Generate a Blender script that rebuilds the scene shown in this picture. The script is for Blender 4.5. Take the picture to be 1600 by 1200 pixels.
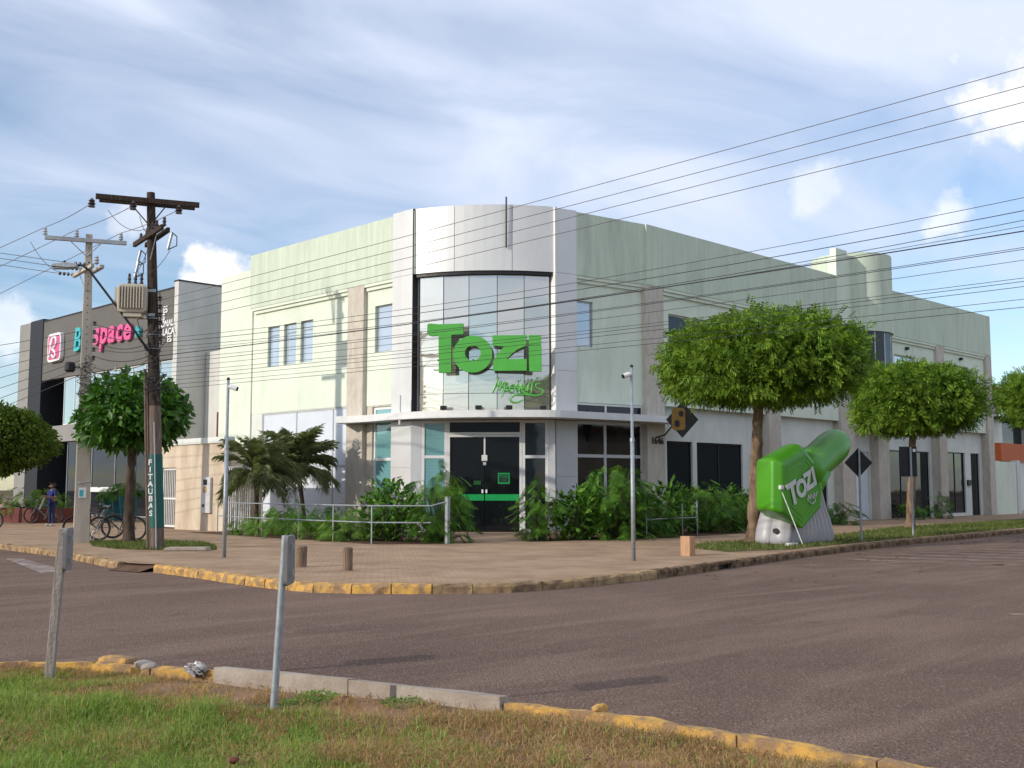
import bpy, bmesh, math, random
import numpy as np
from mathutils import Matrix, Vector, Euler
for o in list(bpy.data.objects): bpy.data.objects.remove(o, do_unlink=True)
scene = bpy.context.scene
C = scene.collection
R_ = math.radians
# ------------------------------------------------------------------ camera
cam = bpy.data.cameras.new('camera'); cam.sensor_width = 36.0
cam.lens = 36.0 * 1722.0 / 1600.0; cam.clip_start = 0.1; cam.clip_end = 3000
co = bpy.data.objects.new('camera', cam); C.objects.link(co)
co.location = (-24.06, -24.55, 1.6)
co.rotation_euler = (R_(90 + 5.407), 0, R_(45.17 - 90))
scene.camera = co
# ------------------------------------------------------------------ sky, sun, exposure
SUN_EL, SUN_AZ = 21.0, -75.0           # azimuth clockwise from +Y
w = bpy.data.worlds.new('World'); scene.world = w; w.use_nodes = True; w.cycles.sampling_method = 'MANUAL'; w.cycles.sample_map_resolution = 256
nt = w.node_tree; nt.nodes.clear()
def N(t, ty, **kw):
    n = t.nodes.new(ty)
    for k, v in kw.items():
        if hasattr(n, k): setattr(n, k, v)
        else: n.inputs[k].default_value = v
    return n
def math_node(t, op, a, b=None, clamp=False):
    n = t.nodes.new('ShaderNodeMath'); n.operation = op; n.use_clamp = clamp
    for i, x in enumerate((a, b)):
        if x is None: continue
        if isinstance(x, (int, float)): n.inputs[i].default_value = x
        else: t.links.new(x, n.inputs[i])
    return n.outputs[0]
def ramp(t, fac, stops, interp='LINEAR'):
    n = t.nodes.new('ShaderNodeValToRGB'); n.color_ramp.interpolation = interp
    el = n.color_ramp.elements
    while len(el) < len(stops): el.new(0.5)
    for e, (p, c) in zip(el, stops):
        e.position = p; e.color = (*c, 1) if isinstance(c, (tuple, list)) else (c, c, c, 1)
    t.links.new(fac, n.inputs[0]); return n.outputs[0]
def mixc(t, fac, a, b, blend='MIX'):
    n = t.nodes.new('ShaderNodeMix'); n.data_type = 'RGBA'; n.blend_type = blend
    for s, x in ((n.inputs[0], fac), (n.inputs[6], a), (n.inputs[7], b)):
        if isinstance(x, (int, float)): s.default_value = x
        elif isinstance(x, (tuple, list)): s.default_value = (*x, 1)
        else: t.links.new(x, s)
    return n.outputs[2]
sky = N(nt, 'ShaderNodeTexSky'); sky.sky_type = 'NISHITA'; sky.sun_disc = False
sky.sun_elevation = R_(SUN_EL); sky.sun_rotation = R_(SUN_AZ); sky.air_density = 1.0; sky.dust_density = 0.35; sky.ozone_density = 3.0
tc = N(nt, 'ShaderNodeTexCoord')
sep = N(nt, 'ShaderNodeSeparateXYZ'); nt.links.new(tc.outputs['Generated'], sep.inputs[0])
zz = math_node(nt, 'MAXIMUM', math_node(nt, 'ADD', sep.outputs[2], 0.10), 0.04)
cmb = N(nt, 'ShaderNodeCombineXYZ')
nt.links.new(math_node(nt, 'DIVIDE', sep.outputs[0], zz), cmb.inputs[0]); nt.links.new(math_node(nt, 'DIVIDE', sep.outputs[1], zz), cmb.inputs[1])
mp = N(nt, 'ShaderNodeMapping'); mp.inputs['Rotation'].default_value = (0, 0, R_(58)); mp.inputs['Scale'].default_value = (0.50, 0.85, 1); mp.inputs['Location'].default_value = (0.7, 0.35, 0)
nt.links.new(cmb.outputs[0], mp.inputs[0])
cn = N(nt, 'ShaderNodeTexNoise', Scale=0.62, Detail=4.0, Roughness=0.5, Distortion=0.7); nt.links.new(mp.outputs[0], cn.inputs['Vector'])
cn2 = N(nt, 'ShaderNodeTexNoise', Scale=2.2, Detail=5.0, Roughness=0.55, Distortion=1.2); nt.links.new(mp.outputs[0], cn2.inputs['Vector'])
cir = math_node(nt, 'ADD', math_node(nt, 'MULTIPLY', cn.outputs[0], 0.75), math_node(nt, 'MULTIPLY', cn2.outputs[0], 0.25))
cir = ramp(nt, cir, [(0.40, 0.02), (0.50, 0.45), (0.61, 1.0)])
cir = math_node(nt, 'ADD', cir, math_node(nt, 'MULTIPLY', math_node(nt, 'SUBTRACT', sep.outputs[2], 0.20), 1.3), True)
fn = N(nt, 'ShaderNodeTexNoise', Scale=17.0, Detail=5.0, Roughness=0.6); nt.links.new(tc.outputs['Generated'], fn.inputs['Vector'])
fn2 = N(nt, 'ShaderNodeTexNoise', Scale=5.0, Detail=3.0, Roughness=0.55); nt.links.new(tc.outputs['Generated'], fn2.inputs['Vector'])
fnm = math_node(nt, 'ADD', math_node(nt, 'MULTIPLY', fn.outputs[0], 0.6), math_node(nt, 'MULTIPLY', fn2.outputs[0], 0.4))
cum = None
for dv, rad, amt in (((0.892, 0.330, 0.308), 3.9, 1.0), ((0.902, 0.300, 0.312), 4.0, 1.0), ((0.488, 0.85, 0.186), 2.0, 1.0), ((0.475, 0.862, 0.172), 1.5, 0.9), ((0.90, 0.38, 0.228), 1.7, 0.55), ((0.42, 0.88, 0.228), 1.6, 0.35), ((0.85, 0.47, 0.258), 1.5, 0.3), ((0.33, 0.93, 0.13), 2.2, 0.5)):
    L_ = math.sqrt(sum(x*x for x in dv)); dv = tuple(x/L_ for x in dv)
    vd = N(nt, 'ShaderNodeVectorMath'); vd.operation = 'DISTANCE'; nt.links.new(tc.outputs['Generated'], vd.inputs[0]); vd.inputs[1].default_value = dv
    k = math_node(nt, 'SUBTRACT', 1.0, math_node(nt, 'DIVIDE', vd.outputs['Value'], R_(rad)))
    k = math_node(nt, 'ADD', k, math_node(nt, 'MULTIPLY', math_node(nt, 'SUBTRACT', fnm, 0.505), 4.2))
    k = math_node(nt, 'MULTIPLY', ramp(nt, k, [(0.12, 0.0), (0.55, 1.0)]), amt)
    cum = k if cum is None else math_node(nt, 'MAXIMUM', cum, k)
skyc = mixc(nt, cir, sky.outputs[0], (4.65, 5.1, 6.15))
cumc = mixc(nt, ramp(nt, fnm, [(0.40, 0.0), (0.62, 1.0)]), (6.0, 6.1, 6.6), (7.9, 7.6, 7.4))
skyc = mixc(nt, cum, skyc, cumc)
bg = N(nt, 'ShaderNodeBackground', Strength=0.15); nt.links.new(skyc, bg.inputs[0])
nt.links.new(bg.outputs[0], N(nt, 'ShaderNodeOutputWorld').inputs[0])
sl = bpy.data.lights.new('sun', 'SUN'); sl.energy = 2.8; sl.angle = R_(0.55); sl.color = (1.0, 0.93, 0.82)
so = bpy.data.objects.new('sun', sl); C.objects.link(so); so.location = (-60, 20, 60)
sd = Vector((math.sin(R_(SUN_AZ)) * math.cos(R_(SUN_EL)), math.cos(R_(SUN_AZ)) * math.cos(R_(SUN_EL)), math.sin(R_(SUN_EL))))
so.rotation_euler = sd.to_track_quat('Z', 'Y').to_euler()
vs = scene.view_settings; vs.view_transform = 'Standard'; vs.look = 'None'; vs.exposure = 0.20; vs.gamma = 1.0; vs.use_curve_mapping = False
scene.render.engine = 'CYCLES'; scene.cycles.use_adaptive_sampling = True; scene.cycles.adaptive_threshold = 0.02
scene.cycles.max_bounces = 5; scene.cycles.diffuse_bounces = 2; scene.cycles.glossy_bounces = 3; scene.cycles.transparent_max_bounces = 6
# ------------------------------------------------------------------ helpers
def tag(o, label=None, cat=None, group=None, kind=None):
    if label: o['label'] = label
    if cat: o['category'] = cat
    if group: o['group'] = group
    if kind: o['kind'] = kind
    return o
def thing(name, label, cat, loc=(0, 0, 0), rz=0.0, group=None):
    o = bpy.data.objects.new(name, None); C.objects.link(o)
    o.location = loc; o.rotation_euler = (0, 0, rz); o.empty_display_size = 0.2
    return tag(o, label, cat, group)
def obj(name, me, mat=None, parent=None, loc=None):
    o = bpy.data.objects.new(name, me); C.objects.link(o)
    if mat is not None and not me.materials: me.materials.append(mat)
    if parent: o.parent = parent
    if loc is not None: o.location = loc
    return o
def wpos(p):
    v = Vector((0, 0, 0))
    while p is not None: v = v + p.location; p = p.parent
    return v
class Fr:
    """upright frame on a wall: u runs right along the wall, n points out of it"""
    def __init__(s, o, u):
        l = math.hypot(*u); s.o = (o[0], o[1]); s.u = (u[0] / l, u[1] / l); s.n = (s.u[1], -s.u[0])
    def p(s, u, d, z): return (s.o[0] + s.u[0] * u + s.n[0] * d, s.o[1] + s.u[1] * u + s.n[1] * d, z)
    def mat(s, u, d, z):
        m = Matrix(((s.u[0], 0, s.n[0], 0), (s.u[1], 0, s.n[1], 0), (0, 1, 0, 0), (0, 0, 0, 1)))
        return Matrix.Translation(s.p(u, d, z)) @ m
class MB:
    def __init__(s): s.v = []; s.f = []
    def add(s, vs, fs):
        b = len(s.v); s.v += [tuple(x) for x in vs]; s.f += [tuple(b + i for i in f) for f in fs]; return s
    def box(s, x0, x1, y0, y1, z0, z1):
        return s.add([(x0,y0,z0),(x1,y0,z0),(x1,y1,z0),(x0,y1,z0),(x0,y0,z1),(x1,y0,z1),(x1,y1,z1),(x0,y1,z1)],
                     [(0,3,2,1),(4,5,6,7),(0,1,5,4),(1,2,6,5),(2,3,7,6),(3,0,4,7)])
    def fbox(s, fr, u0, u1, d0, d1, z0, z1):
        # u right, d outwards, z up : outward face is d1
        a = [fr.p(u0,d1,z0),fr.p(u1,d1,z0),fr.p(u1,d0,z0),fr.p(u0,d0,z0),fr.p(u0,d1,z1),fr.p(u1,d1,z1),fr.p(u1,d0,z1),fr.p(u0,d0,z1)]
        return s.add(a, [(0,3,2,1),(4,5,6,7),(0,1,5,4),(1,2,6,5),(2,3,7,6),(3,0,4,7)])
    def tube(s, pts, r, n=6, caps=True):
        pts = [Vector(p) for p in pts]; rs = r if isinstance(r, (list, tuple)) else [r] * len(pts)
        rings = []; up = Vector((0, 0, 1)); prev = None
        for i, p in enumerate(pts):
            t = (pts[min(i + 1, len(pts) - 1)] - pts[max(i - 1, 0)])
            t = t.normalized() if t.length > 1e-9 else Vector((0, 0, 1))
            if prev is None:
                a = t.orthogonal().normalized() if abs(t.z) > 0.95 else t.cross(up).normalized()
            else:
                a = (prev - t * prev.dot(t)); a = a.normalized() if a.length > 1e-6 else t.orthogonal().normalized()
            prev = a; b = t.cross(a)
            rings.append([p + (a * math.cos(2*math.pi*k/n) + b * math.sin(2*math.pi*k/n)) * rs[i] for k in range(n)])
        vs = [q for rg in rings for q in rg]; fs = []
        for i in range(len(pts) - 1):
            for k in range(n):
                fs.append((i*n+k, i*n+(k+1)%n, (i+1)*n+(k+1)%n, (i+1)*n+k))
        if caps: fs.append(tuple(range(n))[::-1]); fs.append(tuple((len(pts)-1)*n+k for k in range(n)))
        return s.add(vs, fs)
    def lathe(s, c, prof, n=12, axis='z'):
        vs = []; fs = []
        for (r, h) in prof:
            for k in range(n):
                a = 2*math.pi*k/n; x, y = r*math.cos(a), r*math.sin(a)
                vs.append((c[0]+x, c[1]+y, c[2]+h) if axis == 'z' else ((c[0]+h, c[1]+x, c[2]+y) if axis == 'x' else (c[0]+x, c[1]+h, c[2]+y)))
        for i in range(len(prof)-1):
            for k in range(n): fs.append((i*n+k, i*n+(k+1)%n, (i+1)*n+(k+1)%n, (i+1)*n+k))
        fs.append(tuple(range(n))[::-1]); fs.append(tuple((len(prof)-1)*n+k for k in range(n)))
        return s.add(vs, fs)
    def prism(s, poly, fr, d0, d1):
        n = len(poly)
        a = [fr.p(u, d1, z) for u, z in poly] + [fr.p(u, d0, z) for u, z in poly]
        fs = [tuple(range(n)), tuple(range(2*n-1, n-1, -1))] + [(i, n+i, n+(i+1)%n, (i+1)%n) for i in range(n)]
        return s.add(a, fs)
    def torus(s, c, ax, R, r, n=28, m=6):
        ax = Vector(ax).normalized(); a = ax.orthogonal().normalized(); b = ax.cross(a); c = Vector(c); vs = []; fs = []
        for i in range(n):
            t = 2*math.pi*i/n; d = a*math.cos(t)+b*math.sin(t)
            for j in range(m):
                q = 2*math.pi*j/m; vs.append(c + d*(R + r*math.cos(q)) + ax*(r*math.sin(q)))
        for i in range(n):
            for j in range(m): fs.append((i*m+j, ((i+1)%n)*m+j, ((i+1)%n)*m+(j+1)%m, i*m+(j+1)%m))
        return s.add(vs, fs)
    def mesh(s, name, off=(0, 0, 0), smooth=False, fix=True):
        me = bpy.data.meshes.new(name)
        me.from_pydata([(x-off[0], y-off[1], z-off[2]) for x, y, z in s.v], [], s.f)
        if fix and len(s.f) < 20000:
            bm = bmesh.new(); bm.from_mesh(me); bmesh.ops.recalc_face_normals(bm, faces=bm.faces); bm.to_mesh(me); bm.free()
        if smooth:
            for p in me.polygons: p.use_smooth = True
        return me
    def build(s, name, mat, parent=None, smooth=False, bevel=0.0, local=False, angle=None):
        off = (0, 0, 0) if (local or parent is None) else wpos(parent)
        o = obj(name, s.mesh(name, off, smooth), mat, parent)
        if bevel:
            b = o.modifiers.new('bevel', 'BEVEL'); b.width = bevel; b.segments = 2; b.limit_method = 'ANGLE'; b.angle_limit = R_(40)
        if angle:
            try: o.data.set_sharp_from_angle(angle=R_(angle))
            except Exception: pass
        return o
def wall(mb, fr, u0, u1, z0, z1, d, holes=(), t=0.25):
    """wall slab with real openings; front face at d"""
    us = sorted({u0, u1, *[h[0] for h in holes], *[h[1] for h in holes]}); zs = sorted({z0, z1, *[h[2] for h in holes], *[h[3] for h in holes]})
    us = [u for u in us if u0 <= u <= u1]; zs = [z for z in zs if z0 <= z <= z1]
    def solid(i, j):
        if i < 0 or j < 0 or i >= len(us)-1 or j >= len(zs)-1: return False
        u, z = (us[i]+us[i+1])/2, (zs[j]+zs[j+1])/2
        return not any(h[0] < u < h[1] and h[2] < z < h[3] for h in holes)
    for i in range(len(us)-1):
        for j in range(len(zs)-1):
            if not solid(i, j): continue
            a, b, c, e = us[i], us[i+1], zs[j], zs[j+1]
            q = [fr.p(a,d,c), fr.p(b,d,c), fr.p(b,d,e), fr.p(a,d,e), fr.p(a,d-t,c), fr.p(b,d-t,c), fr.p(b,d-t,e), fr.p(a,d-t,e)]
            fs = [(0,1,2,3), (7,6,5,4)]
            if not solid(i-1, j): fs.append((4,0,3,7))
            if not solid(i+1, j): fs.append((1,5,6,2))
            if not solid(i, j-1): fs.append((4,5,1,0))
            if not solid(i, j+1): fs.append((3,2,6,7))
            mb.add(q, fs)
    return mb
def window(fr, u0, u1, z0, z1, d, parent, frame_mat, pane_mat, cols=1, rows=1, fw=0.05, us=None, zs=None, name='window', sill=None, pm=None):
    us = us or [u0 + (u1-u0)*i/cols for i in range(cols+1)]; zs = zs or [z0 + (z1-z0)*i/rows for i in range(rows+1)]
    m = MB()
    for i, u in enumerate(us):
        a = u if i == 0 else (u-fw if i == len(us)-1 else u-fw/2); m.fbox(fr, a, a+fw, d-0.04, d+0.03, z0, z1)
    for j, z in enumerate(zs):
        a = z if j == 0 else (z-fw if j == len(zs)-1 else z-fw/2)
        for i in range(len(us)-1):
            l = us[i] + (fw if i == 0 else fw/2); r = us[i+1] - (fw if i == len(us)-2 else fw/2)
            m.fbox(fr, l, r, d-0.037, d+0.027, a, a+fw)
    w_ = m.build(name, frame_mat, parent)
    k = 0
    for i in range(len(us)-1):
        for j in range(len(zs)-1):
            pmx = pm[k % len(pm)] if pm else pane_mat; k += 1
            MB().fbox(fr, us[i]+fw*0.3, us[i+1]-fw*0.3, d-0.012, d, zs[j]+fw*0.3, zs[j+1]-fw*0.3).build('pane', pmx, w_)
    if sill: MB().fbox(fr, u0-0.06, u1+0.06, d-0.02, d+sill, z0-0.06, z0-0.004).build('sill', M['stone'], w_)
    return w_
def text_mesh(body, size, ext, bold=0.0, shear=0.0):
    cu = bpy.data.curves.new('lettering', 'FONT'); cu.body = body; cu.size = size; cu.extrude = ext; cu.offset = bold; cu.shear = shear
    cu.align_x = 'CENTER'; cu.align_y = 'CENTER'; cu.resolution_u = 4
    t = bpy.data.objects.new('lettering', cu); C.objects.link(t)
    dg = bpy.context.evaluated_depsgraph_get(); me = bpy.data.meshes.new_from_object(t.evaluated_get(dg))
    bpy.data.objects.remove(t, do_unlink=True); bpy.data.curves.remove(cu); return me
def text(name, body, size, ext, mat, parent, mtx, bold=0.0, shear=0.0, sx=1.0):
    me = text_mesh(body, size, ext, bold, shear); me.materials.clear(); me.materials.append(mat)
    if parent: mtx = Matrix.Translation(-wpos(parent)) @ mtx
    me.transform(mtx @ Matrix.Diagonal((sx, 1, 1, 1)))
    return obj(name, me, mat, parent)
# ------------------------------------------------------------------ materials
M = {}
def mat(name, col, rough=0.7, metal=0.0, var=0.12, scale=3.0, bump=0.0, bscale=40.0, spec=0.4, col2=None, stretch=(1, 1, 1), fac=(0.35, 0.7), island=None, detail=6.0, stain=0.0):
    m = bpy.data.materials.new(name); m.use_nodes = True; t = m.node_tree; b = t.nodes['Principled BSDF']
    b.inputs['Roughness'].default_value = rough; b.inputs['Metallic'].default_value = metal; b.inputs['Specular IOR Level'].default_value = spec
    g = N(t, 'ShaderNodeNewGeometry'); mp_ = N(t, 'ShaderNodeMapping'); mp_.inputs['Scale'].default_value = stretch; t.links.new(g.outputs['Position'], mp_.inputs[0])
    no = N(t, 'ShaderNodeTexNoise', Scale=scale, Detail=detail, Roughness=0.6); t.links.new(mp_.outputs[0], no.inputs['Vector'])
    c2 = col2 or tuple(max(0, c * (1 - 2.2 * var)) for c in col)
    out = mixc(t, ramp(t, no.outputs[0], [(fac[0], 1.0), (fac[1], 0.0)]), col, c2)
    if stain:
        mp2 = N(t, 'ShaderNodeMapping'); mp2.inputs['Scale'].default_value = (0.9, 0.9, 0.22); t.links.new(g.outputs['Position'], mp2.inputs[0])
        n4 = N(t, 'ShaderNodeTexNoise', Scale=0.9, Detail=9.0, Roughness=0.7, Distortion=0.5); t.links.new(mp2.outputs[0], n4.inputs['Vector'])
        out = mixc(t, ramp(t, n4.outputs[0], [(0.50, 0.0), (0.74, stain)]), out, tuple(c*0.55 for c in col))
    if island:
        out = mixc(t, island, out, ramp(t, g.outputs['Random Per Island'], [(0.0, tuple(c * 0.45 for c in col)), (1.0, tuple(min(1, c * 1.6) for c in col))]))
    t.links.new(out, b.inputs['Base Color'])
    if bump:
        n2 = N(t, 'ShaderNodeTexNoise', Scale=bscale, Detail=4.0, Roughness=0.6); t.links.new(g.outputs['Position'], n2.inputs['Vector'])
        bp = N(t, 'ShaderNodeBump', Strength=bump, Distance=0.02); t.links.new(n2.outputs[0], bp.inputs['Height']); t.links.new(bp.outputs[0], b.inputs['Normal'])
    M[name] = m; return m
def leafmat(name, c0, c1, c2, trans=0.3, rough=0.55, spec=0.12):
    m = bpy.data.materials.new(name); m.use_nodes = True; t = m.node_tree; b = t.nodes['Principled BSDF']
    g = N(t, 'ShaderNodeNewGeometry'); no = N(t, 'ShaderNodeTexNoise', Scale=1.7, Detail=4.0); t.links.new(g.outputs['Position'], no.inputs['Vector'])
    r = ramp(t, g.outputs['Random Per Island'], [(0.0, c0), (0.55, c1), (1.0, c2)])
    r = mixc(t, ramp(t, no.outputs[0], [(0.35, 0.0), (0.65, 0.5)]), r, c2)
    t.links.new(r, b.inputs['Base Color']); b.inputs['Roughness'].default_value = rough; b.inputs['Specular IOR Level'].default_value = spec
    tr = N(t, 'ShaderNodeBsdfTranslucent'); t.links.new(mixc(t, 1.0, r, (1.5, 1.6, 0.6), 'MULTIPLY'), tr.inputs[0])
    ms = N(t, 'ShaderNodeMixShader'); ms.inputs[0].default_value = trans
    t.links.new(b.outputs[0], ms.inputs[1]); t.links.new(tr.outputs[0], ms.inputs[2]); t.links.new(ms.outputs[0], t.nodes['Material Output'].inputs[0])
    M[name] = m; return m
def glassmat(name, col, refl=0.35, rough=0.03, var=0.2, tint=(0.9, 0.95, 1.0), ior=1.5):
    """coated window glass with a dim room behind it: dark body plus a mirror layer"""
    m = bpy.data.materials.new(name); m.use_nodes = True; t = m.node_tree; b = t.nodes['Principled BSDF']
    g = N(t, 'ShaderNodeNewGeometry'); no = N(t, 'ShaderNodeTexNoise', Scale=0.6, Detail=3.0); t.links.new(g.outputs['Position'], no.inputs['Vector'])
    t.links.new(mixc(t, no.outputs[0], tuple(c*(1-var) for c in col), tuple(c*(1+var) for c in col)), b.inputs['Base Color'])
    b.inputs['Roughness'].default_value = 0.4; b.inputs['Specular IOR Level'].default_value = 0.3 if refl > 0.05 else 0.0
    n3 = N(t, 'ShaderNodeTexNoise', Scale=1.3, Detail=1.0); t.links.new(g.outputs['Position'], n3.inputs['Vector'])
    bp = N(t, 'ShaderNodeBump', Strength=0.05, Distance=0.05); t.links.new(n3.outputs[0], bp.inputs['Height'])
    gl = N(t, 'ShaderNodeBsdfGlossy', Roughness=rough); gl.inputs[0].default_value = (*tint, 1); t.links.new(bp.outputs[0], gl.inputs['Normal'])
    fr = N(t, 'ShaderNodeFresnel', IOR=ior)
    k = math_node(t, 'ADD', math_node(t, 'MULTIPLY', fr.outputs[0], 1.0 - refl), refl, True)
    ms = N(t, 'ShaderNodeMixShader'); t.links.new(k, ms.inputs[0]); t.links.new(b.outputs[0], ms.inputs[1]); t.links.new(gl.outputs[0], ms.inputs[2])
    t.links.new(ms.outputs[0], t.nodes['Material Output'].inputs[0]); M[name] = m; return m
mat('wall_green', (0.735, 0.795, 0.655), 0.85, stain=0.45, var=0.04, scale=0.7, bump=0.25, bscale=60, spec=0.2)
mat('parapet_green', (0.61, 0.685, 0.545), 0.85, stain=0.5, scale=3.1, stretch=(1.6, 1.6, 0.16), bump=0.35, bscale=45, spec=0.2, col2=(0.53, 0.59, 0.475), fac=(0.36, 0.64))
mat('stone', (0.60, 0.55, 0.47), 0.8, scale=5, stretch=(1, 1, 0.35), bump=0.3, bscale=25, col2=(0.47, 0.41, 0.34))
mat('silver', (0.70, 0.69, 0.67), 0.42, stain=0.25, metal=0.25, var=0.03, scale=0.8, spec=0.5)
mat('silver_dull', (0.60, 0.60, 0.60), 0.5, metal=0.2, var=0.05, scale=1.5)
mat('white_trim', (0.78, 0.77, 0.74), 0.5, var=0.05, scale=2)
mat('white_wall', (0.74, 0.76, 0.70), 0.8, stain=0.4, var=0.06, scale=1.2, spec=0.2)
mat('white_film', (0.72, 0.76, 0.82), 0.25, var=0.05, scale=0.8, spec=0.5)
mat('black', (0.012, 0.012, 0.014), 0.45, var=0.2)
mat('dark_metal', (0.035, 0.035, 0.038), 0.5, metal=0.4)
mat('roof_grey', (0.3, 0.3, 0.29), 0.9)
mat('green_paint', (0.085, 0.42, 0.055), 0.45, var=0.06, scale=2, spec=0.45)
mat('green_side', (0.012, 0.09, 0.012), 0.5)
mat('green_band', (0.01, 0.33, 0.08), 0.35, var=0.05)
mat('steel', (0.46, 0.47, 0.48), 0.4, metal=0.6, var=0.12, scale=8)
mat('galv', (0.40, 0.43, 0.45), 0.5, metal=0.35, scale=14, bump=0.1, col2=(0.28, 0.30, 0.32))
mat('cream_wall', (0.63, 0.53, 0.40), 0.85, scale=1.6, stretch=(1, 1, 0.3), bump=0.3, col2=(0.46, 0.36, 0.26), fac=(0.36, 0.62))
mat('gym_grey', (0.150, 0.142, 0.130), 0.8, var=0.06, scale=0.7, bump=0.15, spec=0.25)
mat('gym_side', (0.64, 0.63, 0.59), 0.85, scale=1.1, stretch=(1, 1, 0.35), bump=0.25, col2=(0.52, 0.51, 0.475), spec=0.2)
mat('gym_beam', (0.30, 0.29, 0.27), 0.85, var=0.06, scale=0.8, bump=0.2, spec=0.2)
mat('gym_dark', (0.012, 0.014, 0.02), 0.55, var=0.1)
mat('pink', (0.72, 0.10, 0.28), 0.45, var=0.03)
mat('cyan', (0.05, 0.46, 0.50), 0.45, var=0.03)
mat('sign_white', (0.82, 0.80, 0.80), 0.45, var=0.03)
mat('soil', (0.17, 0.10, 0.065), 0.95, var=0.2, scale=4, bump=0.6, bscale=50, spec=0.1)
mat('teal_pot', (0.01, 0.14, 0.17), 0.4)
mat('planter', (0.16, 0.035, 0.025), 0.7)
glassmat('glass_mirror', (0.36, 0.33, 0.27), 0.46, tint=(0.98, 0.93, 0.85))
glassmat('glass_dark', (0.007, 0.009, 0.010), 0.012, ior=1.40)
glassmat('glass_gym', (0.30, 0.40, 0.42), 0.30, tint=(0.85, 0.98, 1.0))
glassmat('glass_lower', (0.006, 0.011, 0.015), 0.015, ior=1.40)
glassmat('glass_blue', (0.42, 0.50, 0.58), 0.22)
def blind(name, c):
    m = glassmat(name, c, 0.10); t = m.node_tree; b = t.nodes['Principled BSDF']
    g = N(t, 'ShaderNodeNewGeometry'); wv = N(t, 'ShaderNodeTexWave', Scale=6.5, Distortion=0.0); wv.bands_direction = 'Z'; t.links.new(g.outputs['Position'], wv.inputs[0])
    t.links.new(mixc(t, wv.outputs[1], tuple(x*0.72 for x in c), c), b.inputs['Base Color'])
blind('glass_teal', (0.20, 0.44, 0.45))
# ---- road, pavement, kerb materials
def road_mat():
    m = bpy.data.materials.new('asphalt'); m.use_nodes = True; t = m.node_tree; b = t.nodes['Principled BSDF']
    g = N(t, 'ShaderNodeNewGeometry')
    n1 = N(t, 'ShaderNodeTexNoise', Scale=0.22, Detail=5.0, Roughness=0.6, Distortion=0.6); n2 = N(t, 'ShaderNodeTexNoise', Scale=38.0, Detail=4.0, Roughness=0.75)
    mp_ = N(t, 'ShaderNodeMapping'); mp_.inputs['Rotation'].default_value = (0, 0, R_(-44)); mp_.inputs['Scale'].default_value = (0.25, 1.6, 1)
    n3 = N(t, 'ShaderNodeTexNoise', Scale=0.9, Detail=4.0, Distortion=0.8)
    vo = N(t, 'ShaderNodeTexVoronoi', Scale=55.0)
    for n in (n1, n2, vo): t.links.new(g.outputs['Position'], n.inputs['Vector'])
    t.links.new(g.outputs['Position'], mp_.inputs[0]); t.links.new(mp_.outputs[0], n3.inputs['Vector'])
    c = mixc(t, ramp(t, n1.outputs[0], [(0.35, 0.0), (0.66, 1.0)]), (0.165, 0.110, 0.086), (0.232, 0.156, 0.119))
    c = mixc(t, ramp(t, n3.outputs[0], [(0.48, 0.0), (0.66, 0.75)]), c, (0.28, 0.195, 0.148))
    n5 = N(t, 'ShaderNodeTexNoise', Scale=1.1, Detail=3.0, Roughness=0.5); t.links.new(g.outputs['Position'], n5.inputs['Vector'])
    c = mixc(t, ramp(t, n5.outputs[0], [(0.64, 0.0), (0.72, 0.35)]), c, (0.10, 0.072, 0.062))
    c = mixc(t, ramp(t, n2.outputs[0], [(0.36, 0.8), (0.50, 0.0)]), c, (0.070, 0.050, 0.046))
    c = mixc(t, ramp(t, vo.outputs['Color'], [(0.72, 0.0), (0.88, 0.6)]), c, (0.36, 0.27, 0.22))
    t.links.new(c, b.inputs['Base Color']); b.inputs['Roughness'].default_value = 0.95; b.inputs['Specular IOR Level'].default_value = 0.08
    bp = N(t, 'ShaderNodeBump', Strength=0.9, Distance=0.02); t.links.new(math_node(t, 'ADD', n2.outputs[0], vo.outputs['Distance']), bp.inputs['Height']); t.links.new(bp.outputs[0], b.inputs['Normal'])
    M['asphalt'] = m
road_mat()
def paver_mat():
    m = bpy.data.materials.new('paver'); m.use_nodes = True; t = m.node_tree; b = t.nodes['Principled BSDF']
    g = N(t, 'ShaderNodeNewGeometry'); mp_ = N(t, 'ShaderNodeMapping'); mp_.inputs['Rotation'].default_value = (0, 0, R_(38)); t.links.new(g.outputs['Position'], mp_.inputs[0])
    br = N(t, 'ShaderNodeTexBrick', Scale=1.0); br.inputs['Brick Width'].default_value = 0.22; br.inputs['Row Height'].default_value = 0.11; br.inputs['Mortar Size'].default_value = 0.008; br.inputs['Bias'].default_value = 0.0
    br.inputs['Color1'].default_value = (0.46, 0.315, 0.20, 1); br.inputs['Color2'].default_value = (0.375, 0.25, 0.155, 1); br.inputs['Mortar'].default_value = (0.27, 0.185, 0.12, 1)
    t.links.new(mp_.outputs[0], br.inputs['Vector'])
    n1 = N(t, 'ShaderNodeTexNoise', Scale=0.8, Detail=6.0, Roughness=0.65); t.links.new(g.outputs['Position'], n1.inputs['Vector'])
    c = mixc(t, ramp(t, n1.outputs[0], [(0.40, 0.0), (0.62, 0.85)]), br.outputs[0], (0.27, 0.17, 0.105))
    t.links.new(c, b.inputs['Base Color']); b.inputs['Roughness'].default_value = 0.9; b.inputs['Specular IOR Level'].default_value = 0.2
    bp = N(t, 'ShaderNodeBump', Strength=0.6, Distance=0.01); t.links.new(br.outputs['Fac'], bp.inputs['Height']); bp.invert = True; t.links.new(bp.outputs[0], b.inputs['Normal'])
    M['paver'] = m
paver_mat()
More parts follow.
